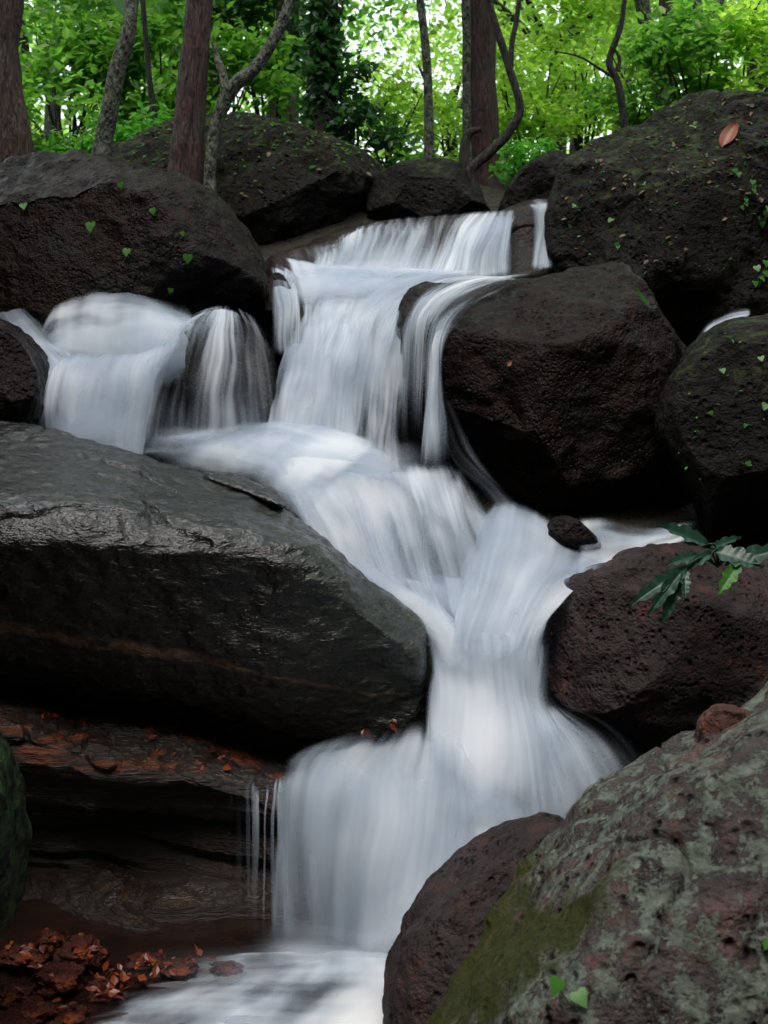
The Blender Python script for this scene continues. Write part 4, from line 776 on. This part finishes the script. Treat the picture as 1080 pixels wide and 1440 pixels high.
def shrub(label, px, Y, dz, rad, n, size, mat, cat="shrub", k=16, group="shrubs behind the boulders"):
    x = (px - 540) / F * Y; z = float(groundz(np.array([x]), np.array([float(Y)]))[0]); b0 = np.array([x, Y, z - .05])
    root = empty("shrub", b0); tag(root, label, cat, group)
    c = clumps(n, rad, k, min(rad) * .28, .25); c[:, 2] += dz
    V, Fq = leaves(c + b0, size, .8); mesh_obj("foliage", V, Fq, M[mat], parent=root, origin=b0, smooth=False)
    st = []
    for a in range(7):
        e = b0 + np.array([rng.uniform(-.7, .7) * rad[0], rng.uniform(-.7, .7) * rad[1], dz + rng.uniform(-.2, .6) * rad[2]])
        st.append(tube([np.r_[b0 - (0, 0, .1), .018], np.r_[(b0 + e) / 2 + (rng.uniform(-.1, .1), 0, .1), .012], np.r_[e, .005]], 5, .05, a, 12))
    V, Fq = join(st); mesh_obj("stems", V, Fq, M['bark_dark'], parent=root, origin=b0)
shrub("bright shrub at the foot of the fluted trunk at the left edge", 75, 10.6, .55, (.6, .5, .5), 1500, .085, 'leaf_mid')
shrub("dark leafy shrub between the fluted trunk and the slanting sapling", 110, 11.8, 1.0, (.7, .5, .85), 1500, .10, 'leaf_mid')
shrub("lime green low shrub at the foot of the slanting smooth sapling", 190, 10.2, .35, (.5, .4, .28), 1100, .075, 'leaf_lime')
shrub("lime green low shrub left of the slanting smooth sapling", 95, 9.9, .18, (.45, .3, .28), 1100, .08, 'leaf_lime')
shrub("glossy dark shrub behind the thin dark stem", 225, 11.6, 1.0, (.6, .5, .9), 1900, .10, 'leaf_mid')
shrub("dark shrub between the red-brown trunk and the curved pale trunk", 335, 11.2, .8, (.55, .5, .7), 2000, .09, 'leaf_mid')
shrub("tall dark shrub behind the upper half of the curved pale trunk", 385, 12.2, 1.5, (.6, .5, .7), 1800, .10, 'leaf_dark')
shrub("ivy and dark leaves wrapping the right side of the ivy-clad trunk", 490, 10.5, .55, (.36, .3, .62), 1700, .075, 'leaf_dark')
shrub("pale leafy shrub below the white sky gap", 545, 12.5, .5, (.5, .4, .45), 1000, .075, 'leaf_bright')
shrub("low fern-like shrub around the thin straight grey trunk", 592, 10.6, .15, (.35, .3, .22), 800, .07, 'leaf_mid')
shrub("yellow-green shrub between the thin grey trunk and the thick red trunk", 630, 13.0, .45, (.45, .4, .5), 900, .07, 'leaf_bright')
shrub("yellow-green shrub seen through the bow of the liana", 745, 12.2, .75, (.55, .5, .7), 1700, .075, 'leaf_bright')
shrub("bright tall shrub left of the wiry forked sapling", 815, 12.8, 1.1, (.6, .5, .9), 2000, .08, 'leaf_bright')
shrub("bright shrub right of the wiry forked sapling", 900, 11.4, 1.0, (.5, .45, .7), 1700, .08, 'leaf_mid')
shrub("greyish green shrub under the pair of trunks at upper right", 955, 11.0, 1.0, (.45, .4, .55), 1400, .08, 'leaf_mid')
shrub("bright shrub growing over the right shoulder of the huge rough boulder", 1050, 11.2, 1.2, (.6, .45, .8), 2200, .085, 'leaf_bright')
shrub("low bright shrub just left of the huge rough boulder", 745, 10.4, .2, (.3, .3, .25), 700, .06, 'leaf_lime')

ivy_c = []
for _ in range(620):
    py = rng.uniform(-10, 215); r = 22 + py * .05; a = rng.uniform(-1, 1) * (1 + .35 * math.sin(py * .09))
    p_ = P(454 + a * r, py, 10.6 - .14 * math.sqrt(max(0, 1 - min(1, a * a)))); ivy_c.append(p_ + rng.normal(size=3) * .025)
V, Fq = leaves(np.array(ivy_c), .085, .2); tag(mesh_obj("ivy", V, Fq, M['leaf_dark'], smooth=False, origin=P(454, 215, 10.6)), "dark ivy leaves climbing the ivy-clad trunk", "ivy")

# far-off forest that reads as one mass
parts = []
for i in range(70):
    a = rng.uniform(-1, 1); Y = rng.uniform(36, 70); x = a * .42 * Y; z = np.interp(Y, pa[:, 0], pa[:, 1])
    if abs(x / Y + .01) < .06: continue
    r = rng.uniform(2.5, 4.5); hh = rng.uniform(.5, 1) * (7 + abs(x) * .3)
    parts.append(leaves(clumps(240, (r, r, hh * .6), 26, .6, .2) + np.array([x, Y, z + hh * .5]), .42, .4))
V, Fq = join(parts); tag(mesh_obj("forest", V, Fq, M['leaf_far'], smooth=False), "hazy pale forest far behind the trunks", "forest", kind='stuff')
# unseen woods added beside and behind the viewpoint to block low light
parts = []
for i in range(240):
    t = rng.uniform(0, 1)
    if i < 110: x = rng.choice([-1, 1]) * rng.uniform(3.6, 7.5); Y = rng.uniform(-6, 7.5)
    else: x = rng.uniform(-9, 9); Y = rng.uniform(-11, -4)
    z = float(groundz(np.array([x]), np.array([Y]))[0]); hh = rng.uniform(1.0, 4.5) if i < 110 else rng.uniform(.5, 5.5)
    parts.append(leaves(clumps(230, (1.2, 1.2, 1.2), 10, .4, .2) + np.array([x, Y, z + hh]), .34, .5))
V, Fq = join(parts); tag(mesh_obj("forest", V, Fq, M['leaf_dark'], smooth=False), "dark out-of-view woods added on the banks to shade the gorge", "forest", kind='stuff')

# ------------------------------------------------------------------ small plants and litter on the rocks
def hit(px, py, label=None, off=.004):
    o = Vector((0, 0, EYE)); dx, dy, dz = ray(px, py); d = Vector((float(dx), float(dy), float(dz))).normalized(); best = None
    for k, (t, _) in BVH.items():
        if label and k != label: continue
        h = t.ray_cast(o, d)
        if h[0] is not None and (best is None or h[3] < best[2]): best = (h[0], h[1], h[3])
    if best is None: return None
    n = best[1]; n = n if n.dot(d) < 0 else -n
    return np.array(best[0] + n * off), np.array(n)
HEART = np.array([(0, 0), (.28, -.14), (.52, .02), (.5, .32), (.26, .66), (0, 1.0), (-.26, .66), (-.5, .32), (-.52, .02), (-.28, -.14)])
def heart_leaf(pos, nrm, size, roll, tilt=.5):
    n = np.array(nrm) + np.array([0, -.6, .5]) * tilt + rng.normal(size=3) * .25; n /= np.linalg.norm(n)
    dn = np.array([math.sin(roll), 0, -math.cos(roll)]); y = dn - dn.dot(n) * n; y /= np.linalg.norm(y); x = np.cross(y, n)
    pts = [pos + size * .03 * n] + [pos + (x * a + y * (b - .3)) * size + n * size * (.12 * abs(a) - .1 * b * b) for a, b in HEART]
    k = len(HEART); return np.array(pts), np.array([(0, 1 + i, 1 + (i + 1) % k) for i in range(k)])
def seedling(label, px, py, size_px, on, mat='leaf_seed', nl=1, group=None):
    h = hit(px, py + 6, on)
    if h is None: return
    p, n = h; Y = p[1]; s = size_px * Y / F
    root = empty("seedling", p); tag(root, label, "seedling", group)
    for i in range(nl):
        q = p + n * s * .5 + np.array([rng.uniform(-1, 1) * s * .8 * (nl > 1), 0, s * (.5 + .7 * i)])
        V, Fq = heart_leaf(q, n, s, rng.uniform(-.5, .5)); mesh_obj("leaf", V, Fq, M[mat], parent=root, origin=p)
        V, Fq = tube([np.r_[p - n * .01, s * .05], np.r_[(p + q) / 2 + n * s * .1, s * .045], np.r_[q, s * .035]], 5, 0, 0, 8); mesh_obj("stem", V, Fq, M[mat], parent=root, origin=p)
UL = "rounded dark boulder at upper left with bright seedlings on its face"
for px, py, s, lb in [(130, 324, 15, "largest round-leaved seedling in the middle of the rounded upper left boulder"), (36, 291, 11, "seedling near the left edge on the rounded upper left boulder"),
    (171, 262, 9, "highest seedling on the rounded upper left boulder"), (214, 296, 9, "small seedling above and right of the largest one on the rounded boulder"), (181, 357, 12, "seedling directly below and right of the largest one on the rounded boulder"),
    (263, 362, 13, "lowest right of the bright seedlings on the rounded boulder"), (256, 327, 7, "tiny seedling just above the lowest right seedling on the rounded boulder"), (8, 208, 11, "seedling on the top left rim of the rounded boulder"),
    (240, 405, 8, "faint seedling low on the rounded boulder above the veiled hump")]:
    seedling(lb, px, py, s, UL, group="seedlings on the rounded upper left boulder")
UR = "huge rough boulder at upper right with a dead leaf on top"
k = 0
for px, py, s, nl, lb in [(860, 312, 9, 1, "bright seedling near the left foot of the huge rough boulder"), (812, 292, 6, 2, "pair of tiny leaves above the lip of the upper fall, on the huge boulder"), (1035, 244, 7, 2, "seedling on the ledge right of the dead leaf"),
    (1058, 268, 8, 3, "sprig below the ledge at right on the huge rough boulder"), (1045, 290, 7, 3, "sprig left of the ivy on the huge rough boulder"), (1072, 315, 10, 4, "ivy tuft at the right edge of the huge rough boulder, upper one"),
    (1066, 400, 10, 5, "ivy tuft at the right edge of the huge rough boulder, lower one"), (975, 178, 6, 2, "tiny sprig left of the dead leaf"), (870, 345, 6, 2, "tiny sprig at the foot of the huge rough boulder, over the central boulder")]:
    seedling(lb, px, py, s, UR, 'leaf_seed', nl, "seedlings on the huge rough boulder")
RR = "tall boulder at the right edge below the small side trickle"
for px, py, s, lb in [(1015, 522, 9, "topmost small leaf on the tall right edge boulder"), (1000, 578, 7, "small leaf at mid height on the left of the tall right edge boulder"), (1075, 572, 12, "largest leaf at the right edge on the tall boulder"),
    (1052, 650, 8, "lowest small leaf on the tall right edge boulder"), (1072, 505, 9, "leaf at the picture's right edge high on the tall boulder"), (1048, 596, 6, "tiny leaf beside the largest leaf on the tall boulder")]:
    seedling(lb, px, py, s, RR, group="leaves on the tall right edge boulder")
LI = "big sloping foreground boulder covered in pale green lichen"
seedling("two-leaved seedling at the bottom of the lichen covered boulder", 805, 1412, 26, LI, 'leaf_seed', 2)
seedling("small sprout near the right edge of the lichen covered boulder", 1076, 1330, 14, LI, 'leaf_seed', 1)

def flat_leaf(name, label, px, py, length_px, width, ang, mat, on=None, cat="leaf", group=None, lift=.01):
    h = hit(px, py, on)
    if h is None: return
    p, n = h; s = length_px * p[1] / F; n = n + np.array([0, -.5, 0]); n /= np.linalg.norm(n)
    d = np.array([math.sin(ang), 0, math.cos(ang)]); y = d - d.dot(n) * n; y /= np.linalg.norm(y); x = np.cross(y, n)
    t = np.linspace(0, 1, 14); wv = width * np.sin(np.pi * np.clip(t, .02, .98) ** .85) ** .8
    V = []; 
    for c in (-1, -.5, 0, .5, 1):
        V.append(p + np.outer(c * wv * s, x) + np.outer((t - .5) * s, y) + np.outer(s * (.12 * abs(c) + .12 * (t - .5) ** 2) + lift, n))
    V = np.concatenate(V); o = mesh_obj(name, V, gridfaces(5, 14), M[mat], origin=p); tag(o, label, cat, group)
flat_leaf("dead_leaf", "large curled reddish dead leaf on top of the huge rough boulder", 1027, 193, 46, .24, .35, 'leaf_dead', UR, "dead leaf")
flat_leaf("dead_leaf", "tiny yellow fallen leaf on the front of the central boulder", 718, 512, 10, .3, .5, 'leaf_dead', cat="dead leaf")
flat_leaf("grass_blade", "single yellow-green grass blade on the upper right of the central boulder", 900, 422, 34, .05, -.45, 'leaf_seed', cat="grass blade")
# leaf litter strewn over rock tops
def litter(label, on, n, size, mat, zmin=.25, name="leaf_litter", box=None):
    V = BVH[on][1]; t = BVH[on][0]; pts = []
    for _ in range(n * 6):
        if box: px, py = rng.uniform(box[0], box[2]), rng.uniform(box[1], box[3])
        h = hit(px, py, on, .008)
        if h is not None and h[1][2] > zmin * rng.uniform(.3, 1.6): pts.append(h[0])
        if len(pts) >= n: break
    if not pts: return
    v, f = leaves(np.array(pts), size, 1.2, .6); tag(mesh_obj(name, v, f, M[mat], smooth=False), label, "leaf litter", kind='stuff')
BK = "broad leaf-strewn boulder behind the curved saplings"
litter("brown litter strewn over the leaf-strewn boulder", BK, 350, .035, 'leaf_litter', .3, box=(150, 145, 600, 300))
litter("small green creeping leaves on top of the leaf-strewn boulder", BK, 240, .035, 'leaf_seed', .6, name="ground_cover", box=(180, 145, 560, 240))
litter("brown litter over the huge rough boulder", UR, 420, .032, 'leaf_litter', .2, box=(790, 132, 1080, 420))
litter("tiny green leaves growing over the huge rough boulder", UR, 260, .026, 'leaf_dark', .1, name="ground_cover", box=(785, 140, 1080, 440))
litter("tiny green leaves on the tall right edge boulder", RR, 45, .018, 'leaf_seed', -.5, name="ground_cover", box=(950, 450, 1080, 700))

# broad-leaved plant on the hollowed boulder
def lobed(base, tip, width, nrm, lobes=4):
    base, tip = np.array(base), np.array(tip); L = np.linalg.norm(tip - base); y = (tip - base) / L
    n = np.array(nrm, float); n -= n.dot(y) * y; n /= np.linalg.norm(n); x = np.cross(y, n)
    t = np.linspace(0, 1, 40); env = np.sin(np.pi * t ** .8) ** .7 * (1 - .3 * t)
    lob = env * (.62 + .38 * np.abs(np.sin(t * np.pi * (lobes + .5)))) * width * L
    rows = [base + np.outer(t * L + abs(c) * lob * .35, y) + np.outer(c * lob, x) + np.outer(-.16 * L * t ** 2 + .06 * L * (abs(c) - .5) + .012 * L * np.sin(t * 40) * abs(c), n) for c in (-1, -.6, -.25, 0, .25, .6, 1)]
    return np.concatenate(rows), gridfaces(7, 40)
pl = empty("plant", P(1010, 790, 4.75)); tag(pl, "dark glossy plant with lobed leaves hanging over the hollowed boulder", "plant")
pb = np.array(pl.location)
for (x0, y0, x1, y1, Y, wd, lb) in [(995, 765, 933, 733, 4.55, .2, None), (962, 800, 886, 846, 4.42, .15, None), (962, 798, 966, 838, 4.4, .2, None), (958, 802, 934, 872, 4.42, .17, None), (965, 795, 912, 862, 4.40, .13, None), (1000, 778, 962, 800, 4.5, .16, None), (1005, 775, 1070, 790, 4.5, .34, None),
                                (1000, 770, 1040, 752, 4.6, .2, None), (1020, 795, 1110, 762, 4.5, .2, None), (1040, 790, 1012, 832, 4.45, .22, "bright green young leaf"), (980, 780, 940, 790, 4.5, .2, None)]:
    bs, tp = P(x0, y0, Y + .08), P(x1, y1, Y); v, f = lobed(bs, tp, wd, (0.1, -.75, .65), 3)
    o = mesh_obj("leaf", v, f, M['leaf_seed' if lb else 'leaf_gloss'], parent=pl, origin=bs)
    if lb: o['label'] = lb
    v, f = tube([np.r_[pb + (0, 0, -.02), .004], np.r_[(pb + bs) / 2 + (0, -.03, .03), .0035], np.r_[bs, .003]], 6, 0, 0, 12); mesh_obj("stalk", v, f, M['leaf_gloss'], parent=pl, origin=pb)

# red stones and wet leaves in the lower left corner
def blob_stone(label, px, py, z, r_px, mat, seed, name="stone", sq=(1, .9, .7), group="rusty stones in the lower left corner"):
    Y = float(Yz(px, py, z)); c = P(px, py, Y); r = r_px * Y / F
    th = np.linspace(0, 2 * np.pi, 48, endpoint=False); ph = np.linspace(.02, np.pi - .02, 30)
    D = np.stack([np.sin(ph)[:, None] * np.cos(th), np.sin(ph)[:, None] * np.sin(th), np.cos(ph)[:, None] + 0 * th], -1)
    G = D * (1 + .38 * fbm(D * 1.5 + seed * 7, 4, seed)[..., None]) * r * np.array(sq) + c
    o = mesh_obj(name, G.reshape(-1, 3), gridfaces(30, 48, wrap_c=True), M[mat], origin=c); tag(o, label, "stone", group)
for i, (px, py, r, z, lb) in enumerate([(30, 1345, 34, .03, "dark red stone beside the green algae covered rock"), (75, 1322, 20, .06, "orange stone standing highest in the lower left heap"), (112, 1340, 34, .04, "broad orange-brown stone in the middle of the heap"),
    (75, 1378, 36, .02, "round maroon stone under the broad orange-brown one"), (15, 1400, 30, .02, "maroon stone at the left edge of the heap"), (40, 1425, 32, .02, "dark stone at the bottom left corner"), (95, 1430, 28, .0, "flat red stone at the bottom of the heap"),
    (148, 1392, 26, .0, "flat rusty stone reaching into the foam"), (205, 1352, 22, .0, "dark rusty stone right of the heap, against the ledge"), (250, 1362, 24, .0, "flat maroon stone just left of the foam"), (8, 1450, 40, .0, "stone cut off by the bottom left corner"), (120, 1460, 26, -.02, "sunken red stone at the frame's bottom edge"),
    (320, 1362, 22, -.01, "low dark red stone washed by the foam under the ledge")]):
    blob_stone(lb, px, py, z, r, 'red_stone', 60 + i, sq=(1, .8, .62) if i in (1, 2, 3) else (1.15, .9, .42))
def wet_leaves(label, pts, n, size_px, mat='leaf_rust'):
    C = []
    for _ in range(n):
        px, py, z = pts[rng.integers(len(pts))]; px += rng.normal() * 14; py += rng.normal() * 6
        C.append(P(px, py, float(Yz(px, py, z)) - .0))
    v, f = leaves(np.array(C), size_px * 4.2 / F, .9, .5); tag(mesh_obj("leaf_litter", v, f, M[mat], smooth=False), label, "leaf litter", kind='stuff')
wet_leaves("wet orange leaves caught on the stones in the lower left corner", [(78, 1312, .09), (110, 1325, .08), (130, 1335, .07), (205, 1350, .04), (165, 1390, .03), (140, 1395, .03), (60, 1360, .06), (150, 1372, .03), (85, 1415, .04), (230, 1358, .02), (270, 1345, .02), (100, 1350, .05), (40, 1330, .06), (30, 1400, .04), (180, 1370, .02)], 150, 13)
C = []
for px, py in [(300, 1062), (325, 1068), (345, 1062), (310, 1080), (285, 1075), (335, 1050), (520, 1018), (535, 1012), (505, 1022), (60, 1010), (110, 1025), (200, 1045), (240, 1060)]:
    for _ in range(4):
        h = hit(px + rng.normal() * 8, py + rng.normal() * 5)
        if h is not None: C.append(h[0] + h[1] * .01)
v, f = leaves(np.array(C), .03, .6, .5); tag(mesh_obj("leaf_litter", v, f, M['leaf_rust'], smooth=False), "rusty wet leaves along the top of the layered ledge", "leaf litter", kind='stuff')
